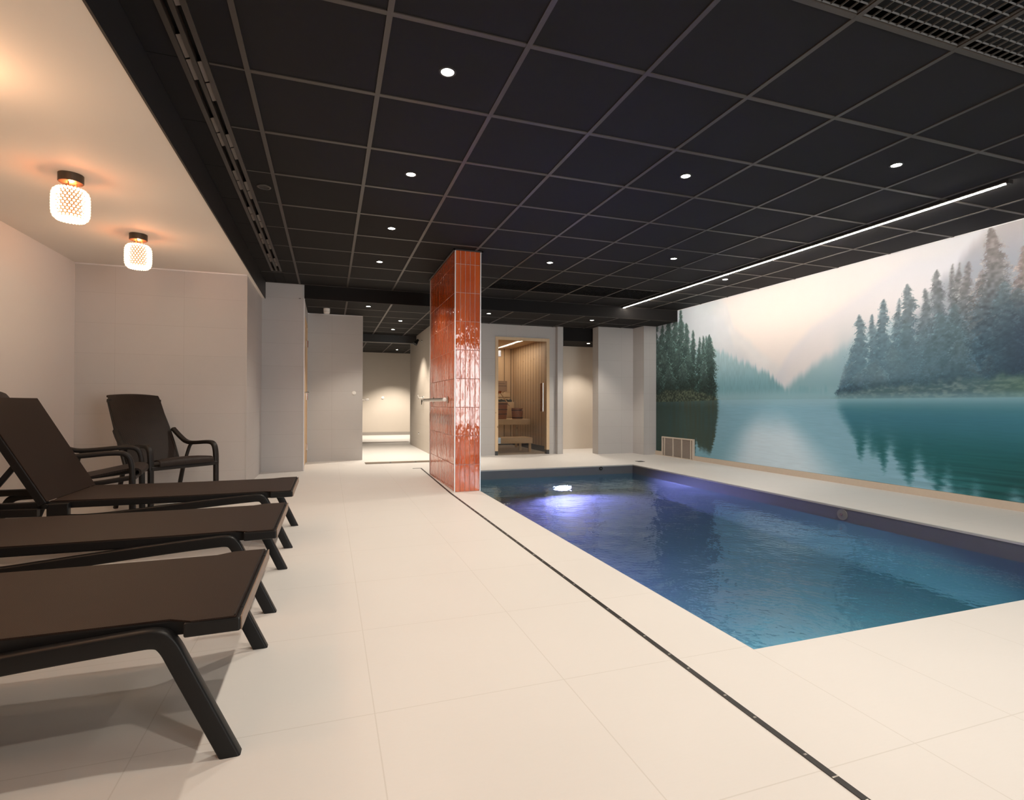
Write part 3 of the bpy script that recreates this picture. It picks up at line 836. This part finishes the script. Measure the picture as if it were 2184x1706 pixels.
sh = thing('overhead_shower', (1.70, 10.30, 2.10), 'small angled chrome shower head high on the passage wall', 'shower head')
MB().cyl((0, 0, 0), (-0.012, 0, 0), 0.03, 24).build('wall_flange', M['chrome'], sh)
MB().cyl((-0.012, 0, 0), (-0.10, -0.01, 0.0), 0.012, 16).build('arm', M['chrome'], sh)
MB().cyl((-0.085, -0.01, 0.03), (-0.15, -0.04, -0.06), 0.02, 20, 0.045).build('spray_head', M['frame_plastic'], sh)
sv = thing('shower_valve', (1.70, 10.16, 0.97), 'chrome shower valve with lever on the passage wall behind the handrail', 'shower valve')
MB().lathe([(0.045, 0), (0.045, 0.012), (0.02, 0.02)], 28).build('escutcheon', M['chrome'], sv, smooth=True, loc=(0, 0, 0.03)).rotation_euler = (0, -math.radians(90), 0)
MB().cyl((-0.02, 0, 0.03), (-0.09, 0, 0.03), 0.022, 20).build('body', M['chrome'], sv, smooth=True)
MB().cyl((-0.08, 0, 0.03), (-0.11, -0.02, 0.10), 0.008, 12).build('lever', M['chrome'], sv)
MB().cyl((-0.03, 0, 0.0), (-0.035, 0, -0.09), 0.013, 12, 0.006).build('outlet', M['frame_plastic'], sv)
wall_disc('wall_stud', (1.70, 10.6, 0.311), (-1, 0, 0), 0.022, 0.03, M['chrome'], 'tiny chrome stud low on the passage wall', 'wall stud')

def linear_drain(x0, x1, y, w, label):
    t = thing('floor_drain', ((x0 + x1) / 2, y, 0), label, 'floor drain')
    L = (x1 - x0) / 2
    MB().box(-L, L, -w / 2, w / 2, 0.0, 0.002).build('channel', M['drain_black'], t)
    n = 3
    for i in range(n):
        a = -L + 2 * L * i / n + 0.004; b = -L + 2 * L * (i + 1) / n - 0.004
        q = MB()
        kx = int((b - a) / 0.02)
        for j in range(kx): q.box(a + j * 0.02, a + j * 0.02 + 0.012, -w / 2 + 0.004, w / 2 - 0.004, 0.002, 0.005)
        q.box(a, b, -0.006, 0.006, 0.005, 0.006)
        q.build('grate', M['grate'], t)
linear_drain(0.515, 1.66, 8.30, 0.24, 'bronze linear floor drain at the mouth of the shower passage')
linear_drain(0.515, 1.78, 12.68, 0.22, 'bronze linear floor drain deep inside the shower passage')

# slot drain along the pool
sd = thing('slot_drain', (1.16, 2.7, 0), 'long narrow black slot drain running along the floor beside the pool', 'slot drain')
q = MB().box(-0.0095, 0.0095, YB + 0.02 - 2.7, 5.30 - 2.7, 0, 0.0025)
q.sweep([(0, 5.30 - 2.7, 0.00125), (0.055, 7.44 - 2.7, 0.00125)], [(0.0095, 0.00125), (-0.0095, 0.00125), (-0.0095, -0.00125), (0.0095, -0.00125)], ref=(1, 0, 0))
q.box(-0.06, 0.066, 7.43 - 2.7, 7.455 - 2.7, 0, 0.0026)
q.build('channel', M['drain_black'], sd)
for i in range(30):
    y = 0.75 + i * 0.15 + rnd.uniform(-0.03, 0.03)
    MB().box(-0.004, 0.004, y - 2.7 - 0.003, y - 2.7 + 0.003, 0.0025, 0.0035).build('screw_head', M['steel'], sd)
for y in (0.97, 1.97, 2.97, 3.97):
    MB().box(-0.0095, 0.0095, y - 2.7 - 0.002, y - 2.7 + 0.002, 0.0025, 0.0032).build('joint', M['steel'], sd)
fb = thing('floor_box', (4.627, 7.285, 0), 'small dark square floor box on the deck near the far pool corner', 'floor box')
MB().box(-0.055, 0.055, -0.055, 0.055, 0, 0.004).build('frame', M['drain_black'], fb)
MB().box(-0.04, 0.04, -0.04, 0.04, 0.004, 0.006).build('lid', M['foot_grey'], fb)

# ------------------------------------------------------------------ sauna
dr = struct(MB().box(DX0, DX0 + 0.052, 8.885, 8.99, 0.075, DZ).box(DX1 - 0.052, DX1, 8.885, 8.99, 0.075, DZ).box(DX0 + 0.052, DX1 - 0.052, 8.885, 8.99, DZ - 0.052, DZ), 'door_2', M['pine'])
MB().box(DX0, DX0 + 0.05, 8.887, 8.985, 0, 0.075).build('frame_foot', M['foot_grey'], dr)
MB().box(DX1 - 0.05, DX1, 8.887, 8.985, 0, 0.075).build('frame_foot', M['foot_grey'], dr)
MB().box(DX0 + 0.050, DX1 - 0.056, 8.900, 8.908, 0.012, DZ - 0.055).build('glass_leaf', M['glass'], dr)
for z in (0.26, 1.78):
    MB().box(DX0 + 0.030, DX0 + 0.105, 8.888, 8.8995, z - 0.055, z + 0.055).build('hinge', M['chrome'], dr, bevel=0.004)
hx0 = 3.625
q = MB().cyl((hx0, 8.86, 0.765), (hx0, 8.86, 1.275), 0.011, 20)
q.cyl((hx0, 8.86, 0.88), (hx0, 8.90, 0.88), 0.006, 12).cyl((hx0, 8.86, 1.17), (hx0, 8.90, 1.17), 0.006, 12)
q.build('pull_bar', M['chrome'], dr, smooth=True)
q = MB().box(hx0 - 0.012, hx0 + 0.012, 8.94, 8.965, 0.765, 1.275).cyl((hx0, 8.908, 0.88), (hx0, 8.945, 0.88), 0.006, 12).cyl((hx0, 8.908, 1.17), (hx0, 8.945, 1.17), 0.006, 12)
q.build('inner_pull_bar', M['bucket_wood'], dr)
def bench(name, x0, x1, y0, y1, z0, z1, legs, label):
    t = thing(name, ((x0 + x1) / 2, (y0 + y1) / 2, 0), label, 'bench')
    cx, cy = (x0 + x1) / 2, (y0 + y1) / 2
    q = MB(); n = max(3, int((y1 - y0 - 0.03) / 0.09)); w = (y1 - y0 - 0.03) / n
    for i in range(n): q.box(x0 - cx, x1 - cx, y0 + 0.03 + i * w - cy + 0.006, y0 + 0.03 + (i + 1) * w - cy, z1 - 0.024, z1)
    q.build('slatted_top', M['pine'], t, bevel=0.003)
    MB().box(x0 - cx, x1 - cx, y0 - cy, y0 - cy + 0.03, z0, z1).build('front_rail', M['pine'], t, bevel=0.003)
    for lx, ly in legs:
        MB().box(lx - cx - 0.022, lx - cx + 0.022, ly - cy - 0.022, ly - cy + 0.022, 0, z1 - 0.024).build('leg', M['pine'], t)
    return t
bench('sauna_bench', 2.30, 3.745, 9.80, 10.50, 0.495, 0.60, ((2.4, 9.86), (2.4, 10.4), (3.66, 10.4)), 'upper pine sauna bench behind the glass door')
bench('sauna_step', 2.30, 3.615, 9.35, 9.78, 0.163, 0.27, ((2.36, 9.40), (3.585, 9.42), (3.50, 9.72)), 'lower pine sauna step with legs behind the glass door')
def bucket(x, y, z, r, h, label, bands):
    t = thing('sauna_bucket', (x, y, z), label, 'bucket')
    MB().lathe([(r * 0.90, 0), (r, h), (r - 0.012, h), (r * 0.88, 0.02), (0.0005, 0.02)], 32).build('staves', M['bucket_wood'], t, smooth=True)
    for bz in bands:
        rr = r * 0.90 + r * 0.10 * bz
        MB().lathe([(rr + 0.002, bz * h), (rr + 0.005, bz * h), (rr + 0.006, bz * h + 0.012), (rr + 0.002, bz * h + 0.012)], 32, closed=True).build('hoop', M['band'], t, smooth=True)
    return t
bk = bucket(3.545, 10.02, 0.60, 0.115, 0.215, 'small wooden sauna bucket with black hoops on the upper bench', (0.10, 0.78))
MB().box(0.05, 0.08, -0.122, -0.118, 0.165, 0.20).build('plate', M['chrome'], bk)
bk2 = bucket(3.145, 10.16, 0.60, 0.235, 0.33, 'large wooden tub with black hoops holding a ladle on the sauna bench', (0.28, 0.55, 0.88))
ld = thing('sauna_ladle', (3.145, 10.16, 0.60), 'pale wooden ladle leaning out of the large sauna tub', 'ladle')
MB().cyl((0.06, -0.10, 0.52), (0.28, -0.02, 0.26), 0.011, 12).build('handle', M['pine'], ld)
MB().lathe([(0.0005, 0), (0.04, 0.01), (0.05, 0.05), (0.046, 0.05), (0.036, 0.016), (0.0005, 0.01)], 20, (0.03, -0.11, 0.50)).build('bowl', M['copper'], ld, smooth=True)
br = thing('sauna_wall_slats', (3.05, 11.155, 0), 'slatted pine backrest on the back wall of the sauna', 'backrest')
for z in (0.72, 0.83, 0.94, 1.05): MB().box(-0.7, 0.72, -0.02, 0.0, z, z + 0.085).build('slat', M['pine'], br, bevel=0.003)
for x in (-0.6, 0.6): MB().box(x - .02, x + .02, 0.0, 0.04, 0.70, 1.16).build('batten', M['pine'], br)
hs = thing('sauna_headrest', (3.42, 10.60, 0.60), 'dark stone-topped wooden block at the back of the sauna bench', 'headrest')
MB().box(-0.16, 0.26, 0.0, 0.18, 0, 0.34).build('block', M['pine'], hs, bevel=0.005)
q = MB()
for i in range(9): q.ball((-0.12 + i * 0.04, 0.09 + rnd.uniform(-.04, .04), 0.36), 0.035 + rnd.uniform(-.008, .01), 8, 6)
q.build('stones', plain('dark_sauna_stone', (0.05, 0.045, 0.04), 0.8), hs)
sg = thing('sauna_sign', (3.62, 11.2, 1.29), 'taupe rules plate on the back wall of the sauna', 'sign')
MB().box(-0.125, 0.10, -0.010, 0, -0.115, 0.115).build('plate', M['sign'], sg)
MB().box(-0.11, 0.085, -0.012, -0.010, 0.0, 0.008).box(-0.11, 0.05, -0.012, -0.010, 0.05, 0.056).build('print_lines', M['band'], sg)
sl = thing('sauna_light_strip', (3.44, 10.3, 2.12), 'thin glowing light strip on the sauna ceiling', 'light strip')
MB().box(-0.012, 0.012, -0.75, 0.75, -0.012, 0).build('profile', M['white_trim'], sl)
MB().box(-0.009, 0.009, -0.74, 0.74, -0.016, -0.012).build('diffuser', M['sauna_led'], sl)
struct(MB().box(2.29, 3.86, 11.17, 11.2, 0, 0.12).box(3.835, 3.86, 9.03, 11.17, 0, 0.10), 'baseboard_sauna', M['blue_black'])
l = bpy.data.lights.new('sauna_glow', 'AREA'); l.shape = 'RECTANGLE'; l.size = 0.03; l.size_y = 1.4; l.energy = 10; l.color = (1, 0.88, 0.70)
lo = bpy.data.objects.new('sauna_glow', l); COL.objects.link(lo); lo.location = (3.44, 10.3, 2.10)

# ------------------------------------------------------------------ ceiling lights and grilles
GR = 'recessed ceiling downlights'
def make_downlight(loc, label, power, color=WARM, r=0.030, cone=118):
    t = thing('downlight', loc, label, 'downlight', GR)
    MB().lathe([(r + 0.011, 0.0), (r + 0.011, -0.004), (r + 0.001, -0.005), (r, -0.001)], 32, closed=True).build('ring', M['fascia'], t, smooth=True)
    MB().cyl((0, 0, -0.001), (0, 0, -0.003), r, 32).build('lens', M['downlight_lens'], t)
    l = bpy.data.lights.new('downlight_beam', 'SPOT'); l.energy = power; l.color = color
    l.spot_size = math.radians(cone); l.spot_blend = 0.55; l.shadow_soft_size = 0.03
    lo = bpy.data.objects.new('downlight_beam', l); COL.objects.link(lo); lo.location = (loc[0], loc[1], loc[2] - 0.012)
    return t
hi = [(0.526, 2.493, 'large bright downlight nearest the camera in the tile column left of the pillar'),
      (0.526, 3.693, 'second downlight from the camera in the row left of the pillar'),
      (0.526, 4.893, 'third downlight from the camera in the row left of the pillar'),
      (0.526, 6.093, 'farthest downlight of the row left of the pillar, before the dark beam'),
      (2.326, 3.093, 'downlight over the middle of the pool, the nearer in its tile column'),
      (2.326, 5.493, 'downlight just right of the pillar top, near the far ceiling grilles'),
      (3.526, 2.493, 'downlight over the pool nearest the mural end of the frame'),
      (3.526, 4.893, 'downlight over the far right part of the pool, left of the light strip'),
      (4.726, 5.493, 'lone downlight between the light strip and the mural')]
for x, y, lab in hi: make_downlight((x, y, HC - 0.0002), lab, SPOT_W if x < 4.6 else 34.0, WARM, 0.030, 118 if x < 4.6 else 66)
for x, y in ((0.526, 1.293), (2.326, 0.393), (3.526, 0.093), (0.526, -0.3)):
    l = bpy.data.lights.new('downlight_beam', 'SPOT'); l.energy = SPOT_W; l.color = WARM; l.spot_size = math.radians(118); l.spot_blend = 0.55; l.shadow_soft_size = 0.03
    lo = bpy.data.objects.new('downlight_beam', l); COL.objects.link(lo); lo.location = (x, y, HC - 0.012)
low = [(0.526, 7.90, HL, 'downlight just beyond the dark beam left of the pillar'),
       (2.326, 7.90, HL, 'downlight beyond the beam just right of the pillar, before the sauna'),
       (4.126, 7.95, HL, 'downlight of the low ceiling before the niche beside the sauna'),
       (1.13, 9.10, HL, 'nearer downlight inside the shower passage'),
       (1.13, 10.20, HL, 'farther downlight inside the shower passage, before its beam'),
       (1.72, 14.55, 2.35, 'farthest tiny downlight near the end wall of the shower passage'),
       (4.66, 9.12, 2.055, 'downlight in the niche between the sauna and the tiled pier')]
for x, y, z, lab in low: make_downlight((x, y, z - 0.0002), lab, SPOT_LOW_W * (5.0 if y > 14 else 2.0 if 9 < y < 11 and x < 2 else 1.0), WARM, 0.030, 100)
dr_ = thing('ceiling_speaker', (-0.457, 4.264, HC), 'dark unlit round fitting in the narrow ceiling tiles beside the air slot', 'ceiling fitting')
MB().lathe([(0.048, 0), (0.048, -0.005), (0.036, -0.007), (0.034, -0.002)], 32, closed=True).build('ring', M['t_bar'], dr_, smooth=True)
MB().cyl((0, 0, -0.0005), (0, 0, -0.003), 0.034, 32).build('centre_disc', M['fascia'], dr_)

# linear light beside the mural
ls = thing('linear_light', (4.50, 5.0, HC), 'long glowing linear light strip on the black ceiling parallel to the mural', 'linear light')
MB().box(-0.026, 0.004, 2.40 - 5, 7.598 - 5, -0.022, -0.0055).build('profile', M['fascia'], ls)
MB().box(0.0045, 0.0110, 2.42 - 5, 7.59 - 5, -0.0255, -0.009).build('diffuser', M['led'], ls)
MB().box(-0.028, 0.020, 2.385 - 5, 2.40 - 5, -0.032, -0.0055).build('end_cap', M['fascia'], ls)

LED_W = 10.0
led_l = area_light('linear_light_glow', (4.523, 5.0, HC - 0.030), (0, math.radians(-38), 0), 0.02, 5.1, LED_W, (1.0, 0.95, 0.90))
# slot diffuser
sd2 = thing('slot_diffuser', (-0.5985, 2.4, HC), 'long black twin-slot air diffuser in the ceiling beside the white soffit', 'air diffuser')
y0, y1 = YB - 2.4, 6.93 - 2.4
q = MB()
for x0, x1 in ((-0.060, -0.036), (-0.010, 0.010), (0.036, 0.060)): q.box(x0, x1, y0, y1, -0.006, 0.03)
q.box(-0.036, 0.036, y1 - 0.02, y1, -0.006, 0.03)
q.build('frame', M['t_bar'], sd2)
MB().box(-0.06, 0.06, y0, y1, 0.045, 0.06).build('plenum', M['void'], sd2)
q = MB(); y = y1 - 0.04; i = 0
while y > y0 + 0.2:
    for j, xc in enumerate((-0.023, 0.023)):
        sg_ = ((i + (1 if j else 0)) // 2) % 2
        if sg_: q.sweep([(xc, y, 0.010), (xc, y - 0.165, 0.010)], [(-0.011, -0.006), (0.011, 0.002), (0.011, 0.004), (-0.011, -0.004)], ref=(1, 0, 0))
        else: q.sweep([(xc + 0.004, y, 0.022), (xc + 0.004, y - 0.165, 0.022)], [(-0.006, 0.012), (-0.004, 0.012), (0.008, -0.012), (0.006, -0.012)], ref=(1, 0, 0))
    y -= 0.178; i += 1
q.build('air_blades', M['slot_blade'], sd2)

def ceiling_grille(x0, x1, y0, y1, label, group, mat='louver'):
    t = thing('ceiling_grille', ((x0 + x1) / 2, (y0 + y1) / 2, HC), label, 'ceiling grille', group)
    L = 0.284
    q = MB()
    n = 12
    for i in range(n + 1):
        a = -L + 2 * L * i / n
        q.box(a - 0.0009, a + 0.0009, -L, L, 0.0, 0.008)
        q.box(-L, L, a - 0.0009, a + 0.0009, 0.0, 0.008)
    q.build('egg_crate', M[mat], t)
    MB().box(-L, L, -L, L, 0.055, 0.06).build('backing', M['void'], t)
ord_ = ['leftmost', 'second from the left', 'third from the left', 'rightmost']
for (a, b), w_ in zip(far_g, ord_):
    ceiling_grille(a, b, 6.393, 6.993, 'dark louvered ceiling grille by the far beam, %s of four' % w_, 'far ceiling grilles', 'black_panel')
for (a, b), w_ in zip(near_g[:3], ('leftmost', 'middle', 'rightmost')):
    ceiling_grille(a, b, 0.993, 1.593, 'egg-crate ceiling grille at the upper right of the photo, %s of three' % w_, 'near ceiling grilles')
ceiling_grille(near_g[3][0], near_g[3][1], 0.993, 1.593, 'egg-crate ceiling grille just past the right end of the near row', 'near ceiling grilles')

# beaded ceiling lamps of the lounge
def make_lamp(loc, label):
    t = thing('ceiling_lamp', loc, label, 'ceiling lamp', 'beaded ceiling lamps over the loungers')
    MB().lathe([(0.0005, 0), (0.063, 0), (0.063, -0.046), (0.060, -0.049), (0.0005, -0.049)], 40).build('canopy', M['canopy'], t, smooth=True)
    for an in (0.4, 2.5, 4.6): MB().cyl((0.026 * math.cos(an), 0.026 * math.sin(an), -0.049), (0.026 * math.cos(an), 0.026 * math.sin(an), -0.088), 0.003, 8).build('stem_rod', M['copper'], t, smooth=True)
    sh_ = MB().lathe([(0.0005, -0.086), (0.050, -0.087), (0.071, -0.094), (0.071, -0.090), (0.050, -0.083), (0.0005, -0.082)], 40).build('shade_top', M['copper'], t, smooth=True)
    prof = [(0.070, -0.094), (0.082, -0.105), (0.0885, -0.125), (0.0895, -0.18), (0.0885, -0.235), (0.082, -0.258), (0.068, -0.270)]
    q = MB(); n = 27; rows = 12
    pts = smooth_path([(r, 0, z) for r, z in prof], 2)
    acc = [0.0]
    for a, b in zip(pts[:-1], pts[1:]): acc.append(acc[-1] + (b - a).length)
    for j in range(rows):
        tt = acc[-1] * j / (rows - 1)
        r = float(np.interp(tt, acc, [p_.x for p_ in pts])); z = float(np.interp(tt, acc, [p_.z for p_ in pts]))
        for i in range(n):
            an = 2 * math.pi * (i + 0.5 * (j % 2)) / n
            q.ball((r * math.cos(an), r * math.sin(an), z), 0.0077, 8, 5)
    q.build('bead_shade', M['lamp_bead'], t, smooth=True)
    MB().lathe([(0.052, -0.100), (0.052, -0.255), (0.048, -0.258), (0.0005, -0.259)], 32).build('inner_glass', M['lamp_glow'], t, smooth=True)
    MB().cyl((0, 0, -0.274), (0, 0, -0.268), 0.060, 32).build('bottom_lens', M['lamp_disc'], t)
    return t
k = NT('glass_bead')
k.b.inputs['Base Color'].default_value = (1.0, 0.80, 0.60, 1)
k.b.inputs['Roughness'].default_value = 0.15
k.b.inputs['Emission Color'].default_value = (1, 0.78, 0.52, 1); k.b.inputs['Emission Strength'].default_value = 1.5
M['lamp_bead'] = k.m
lamp = make_lamp((-1.475, 3.888, HW), 'beaded glowing ceiling lamp over the middle lounger, the nearer of the two in view')
copy_tree(lamp, (-1.475, 5.088, HW), 'beaded glowing ceiling lamp farther back over the armchairs')
for yy in (5.088, 3.888, 2.688, 1.488, 0.288):
    for dz, ww, rr_ in ((-0.070, LAMP_W * 0.75, 0.012), (-0.32, LAMP_W, 0.06)):
        l = bpy.data.lights.new('lamp_light', 'POINT'); l.energy = ww; l.color = (1.0, 0.30, 0.10) if dz > -0.1 else (1.0, 0.72, 0.46); l.shadow_soft_size = rr_
        lo = bpy.data.objects.new('lamp_light', l); COL.objects.link(lo); lo.location = (-1.475, yy, HW + dz)

# ------------------------------------------------------------------ sun loungers
def make_lounger(loc, label):
    X0 = -1.15                                   # world x of the origin
    t = thing('sun_lounger', loc, label, 'sun lounger', 'sun loungers in a row')
    L = lambda x: x - X0
    hw = 0.300
    q = MB()
    for sgn in (-1, 1):
        ya, yb = sorted((sgn * (hw - 0.034), sgn * hw))
        q.box(L(-2.12), L(-0.33), ya, yb, 0.312, 0.352)
        ya, yb = sorted((sgn * 0.255, sgn * 0.335))
        q.add([(L(-0.34), ya, .316), (L(-0.212), ya, .318), (L(-0.212), ya, .3525), (L(-0.34), ya, .3525), (L(-0.34), yb, .316), (L(-0.212), yb, .318), (L(-0.212), yb, .3525), (L(-0.34), yb, .3525)],
              [(0, 1, 2, 3), (4, 7, 6, 5), (0, 4, 5, 1), (3, 2, 6, 7), (0, 3, 7, 4), (1, 5, 6, 2)])
        ya, yb = sorted((sgn * (hw - 0.002), sgn * 0.334))
        q.box(L(-1.46), L(-1.36), ya, yb, 0.240, 0.345)
    q.box(L(-0.26), L(-0.212), -0.255, 0.255, 0.318, 0.352)
    q.box(L(-2.12), L(-2.08), -hw, hw, 0.312, 0.352).box(L(-1.46), L(-1.42), -hw + .03, hw - .03, 0.305, 0.335)
    q.build('seat_frame', M['frame_plastic'], t, bevel=0.005)
    q = MB()
    n = 24
    secs = [(L(-1.455 + (1.455 - 0.222) * i / n)) for i in range(n + 1)]
    prof = [(x, 0.3575 - 0.004 * math.sin(math.pi * i / n)) for i, x in enumerate(secs)]
    W_ = lambda x: 0.300 if x < L(-0.345) else 0.330
    vs = []; fs = []
    for x, z in prof:
        w = W_(x); vs += [(x, -w, z), (x, w, z), (x, w, z - 0.004), (x, -w, z - 0.004)]
    for i in range(n):
        for a in range(4): fs.append((4 * i + a, 4 * i + (a + 1) % 4, 4 * i + 4 + (a + 1) % 4, 4 * i + 4 + a))
    fs += [(0, 1, 2, 3), (4 * n, 4 * n + 3, 4 * n + 2, 4 * n + 1)]
    q.add(vs, fs)
    sl_ = q.build('seat_sling', M['sling'], t)
    MB().box(L(-0.228), L(-0.224), -0.325, 0.325, 0.3572, 0.3592).build('end_piping', M['frame_plastic'], sl_)
    MB().box(L(-0.2122), L(-0.2085), -0.330, 0.330, 0.320, 0.355).build('end_board', M['end_board'], t, bevel=0.001)
    # front legs: long arm that runs under the seat, bends at the knee and drops to the foot
    for sgn in (-1, 1):
        path = smooth_path([(L(-1.43), sgn * .3175, .262), (L(-1.25), sgn * .3175, .250), (L(-0.90), sgn * .3175, .284), (L(-0.62), sgn * .3175, .308), (L(-0.46), sgn * .3175, .3185), (L(-0.395), sgn * .3175, .322),
                            (L(-0.372), sgn * .3175, .300), (L(-0.350), sgn * .3175, .250), (L(-0.236), sgn * .3175, 0.002)], 3)
        MB().sweep(path, rrect(0.035, 0.045, 0.006), ref=(0, 1, 0), to_floor=True).build('leg', M['frame_plastic'], t, smooth=True)
        path = smooth_path([(L(-1.50), sgn * .3175, .300), (L(-1.78), sgn * .3175, .305), (L(-1.90), sgn * .3175, .300), (L(-1.935), sgn * .3175, .24), (L(-2.03), sgn * .3175, 0.0)], 3)
        MB().sweep(path, rrect(0.035, 0.045, 0.006), ref=(0, 1, 0), to_floor=True).build('leg', M['frame_plastic'], t, smooth=True)
    # raised backrest
    ang = math.radians(61)
    hp = Vector((L(-1.462), 0, 0.352)); dl = Vector((-math.cos(ang), 0, math.sin(ang))); nn = Vector((math.sin(ang), 0, math.cos(ang)))
    LB = 0.66
    def P(a, y, d): return hp + dl * a + nn * d + Vector((0, y, 0))
    def slab(q, a0, a1, y0, y1, d0, d1):
        vs = [P(a, y, d) for a in (a0, a1) for y in (y0, y1) for d in (d0, d1)]
        q.add(vs, [(0, 1, 3, 2), (4, 6, 7, 5), (0, 4, 5, 1), (2, 3, 7, 6), (0, 2, 6, 4), (1, 5, 7, 3)])
    q = MB()
    slab(q, 0.0, LB, -0.330, -0.296, -0.040, 0.0); slab(q, 0.0, LB, 0.296, 0.330, -0.040, 0.0)
    slab(q, LB - 0.04, LB, -0.296, 0.296, -0.035, 0.0); slab(q, 0.02, 0.05, -0.296, 0.296, -0.030, -0.004)
    bk_ = q.build('backrest', M['frame_plastic'], t, bevel=0.004)
    q = MB(); slab(q, 0.005, LB - 0.003, -0.322, 0.322, 0.0005, 0.004); q.build('back_sling', M['sling'], bk_)
    for sgn in (-1, 1):
        a = P(0.26, sgn * 0.28, -0.03); b = Vector((L(-1.78), sgn * 0.28, 0.330))
        MB().sweep([a, b], rrect(0.02, 0.028, 0.004), ref=(0, 1, 0)).build('support_strut', M['frame_plastic'], t)
    for sgn in (-1, 1):
        MB().cyl((L(-1.462), sgn * 0.333, 0.335), (L(-1.462), sgn * 0.345, 0.335), 0.012, 16).build('hinge_pin', M['frame_plastic'], t)
    return t
M['end_board'] = plain('brown_end_strip', (0.20, 0.14, 0.10), 0.45)
lg = make_lounger((-1.15, 1.853, 0), 'black and brown sun lounger nearest the camera, its foot casting shadows')
copy_tree(lg, (-1.15, 2.838, 0), 'black and brown sun lounger between the nearest and the farthest lounger')
copy_tree(lg, (-1.15, 3.920, 0), 'farthest black and brown sun lounger, its raised backrest in view before the armchairs')

# ------------------------------------------------------------------ armchairs
def make_chair(loc, rz, label):
    t = thing('armchair', loc, label, 'armchair', 'black lounge armchairs', rz)
    sec = rrect(0.026, 0.036, 0.010, 3)
    def shell(path, ws, th, name, par):
        P_ = smooth_path([(x, 0, z) for x, z in path], 3); n = len(P_) - 1
        m_ = 12; vs = []; fs = []
        for i, pnt in enumerate(P_):
            w = np.interp(i / n, [a for a, _ in ws], [b for _, b in ws])
            d = (P_[min(i + 1, n)] - P_[max(i - 1, 0)]).normalized(); nn = Vector((d.z, 0, -d.x))
            for side in (0, 1):
                for j in range(m_ + 1):
                    yy = w * (2 * j / m_ - 1)
                    sag = 0.014 * (1 - (2 * j / m_ - 1) ** 2) * min(1.0, 6.0 * i / n, 6.0 * (1 - i / n) ** 2 * 3)
                    vs.append(pnt + Vector((0, yy, 0)) + nn * (sag + side * th))
        K = 2 * (m_ + 1)
        for i in range(n):
            for j in range(m_):
                fs.append((i * K + j, i * K + j + 1, (i + 1) * K + j + 1, (i + 1) * K + j))
                a = m_ + 1
                fs.append((i * K + a + j, (i + 1) * K + a + j, (i + 1) * K + a + j + 1, i * K + a + j + 1))
            for j in (0, m_): fs.append((i * K + j, (i + 1) * K + j, (i + 1) * K + m_ + 1 + j, i * K + m_ + 1 + j))
        for i in (0, n):
            for j in range(m_): fs.append((i * K + j, i * K + j + 1, i * K + m_ + 2 + j, i * K + m_ + 1 + j))
        q = MB(); q.add(vs, fs); return q.build(name, M['chair_sling'], par, smooth=True)
    shell([(0.035, .385), (0.035, .420), (-0.02, .425), (-0.25, .375), (-0.47, .335)], [(0, .225), (1, .215)], 0.014, 'seat', t)
    bk_ = shell([(-0.455, .325), (-0.475, .36), (-0.60, .60), (-0.79, .955), (-0.815, .965), (-0.83, .945)], [(0, .215), (0.5, .218), (0.9, .205), (0.97, .19), (1, .17)], 0.006, 'backrest', t)
    for sgn in (-1, 1):
        MB().sweep(smooth_path([(-0.470, sgn * .226, .345), (-0.60, sgn * .228, .60), (-0.80, sgn * .206, .93)], 3), rrect(0.02, 0.022, 0.006), ref=(0, 1, 0)).build('back_rail', M['chair_resin'], bk_, smooth=True)
        MB().box(-0.80, -0.765, sgn * .208 - .010, sgn * .208 + .012, 0.905, 0.930).build('clip', M['chair_resin'], bk_)
    for sgn in (-1, 1):
        y = sgn * 0.272
        # front leg
        MB().sweep([(0.005, y, 0.0), (0.0, y, 0.36)], rrect(0.038, 0.040, 0.012), ref=(0, 1, 0)).build('leg', M['chair_resin'], t, smooth=True)
        # rear leg
        MB().sweep([(-0.56, sgn * 0.255, 0.0), (-0.44, sgn * 0.250, 0.36)], rrect(0.028, 0.038, 0.010), ref=(0, 1, 0)).build('leg', M['chair_resin'], t, smooth=True)
        # armrest: rises from the front leg, bends back and swings up to the backrest
        p1 = smooth_path([(0.0, y, 0.36), (-0.002, y, 0.47), (-0.03, y, 0.545), (-0.12, y, 0.553), (-0.30, y, 0.537), (-0.43, y * 0.98, 0.535), (-0.53, y * 0.93, 0.60), (-0.60, sgn * .240, 0.66)], 3)
        ar = MB().sweep(p1, rrect(0.044, 0.034, 0.012), ref=(0, 1, 0)).build('armrest', M['chair_resin'], t, smooth=True)
        p2 = smooth_path([(-0.33, y, 0.537), (-0.385, y, 0.52), (-0.40, y * 0.95, 0.45), (-0.405, sgn * .235, 0.36)], 3)
        MB().sweep(p2, rrect(0.026, 0.024, 0.008), ref=(0, 1, 0)).build('arm_strut', M['chair_resin'], ar, smooth=True)
        MB().sweep(smooth_path([(0.0, y, .375), (-0.2, y * .97, .345), (-0.45, sgn * .25, .325)], 2), rrect(0.024, 0.034, 0.008), ref=(0, 1, 0)).build('side_rail', M['chair_resin'], t, smooth=True)
    MB().sweep([(0.004, -.272, .37), (0.004, .272, .37)], rrect(0.036, 0.034, 0.010), ref=(0, 0, 1)).build('front_rail', M['chair_resin'], t, smooth=True)
    MB().sweep([(-0.45, -.25, .325), (-0.45, .25, .325)], rrect(0.034, 0.024, 0.008), ref=(0, 0, 1)).build('rear_rail', M['chair_resin'], t, smooth=True)
    return t
ch = make_chair((-1.15, 5.17, 0), math.radians(-47), 'black mesh armchair in the corner before the grey tiles, turned towards the pool')
copy_tree(ch, (-1.355, 4.69, 0), 'black mesh armchair seen from the side, half hidden behind the raised lounger backrest', rz=math.radians(10))
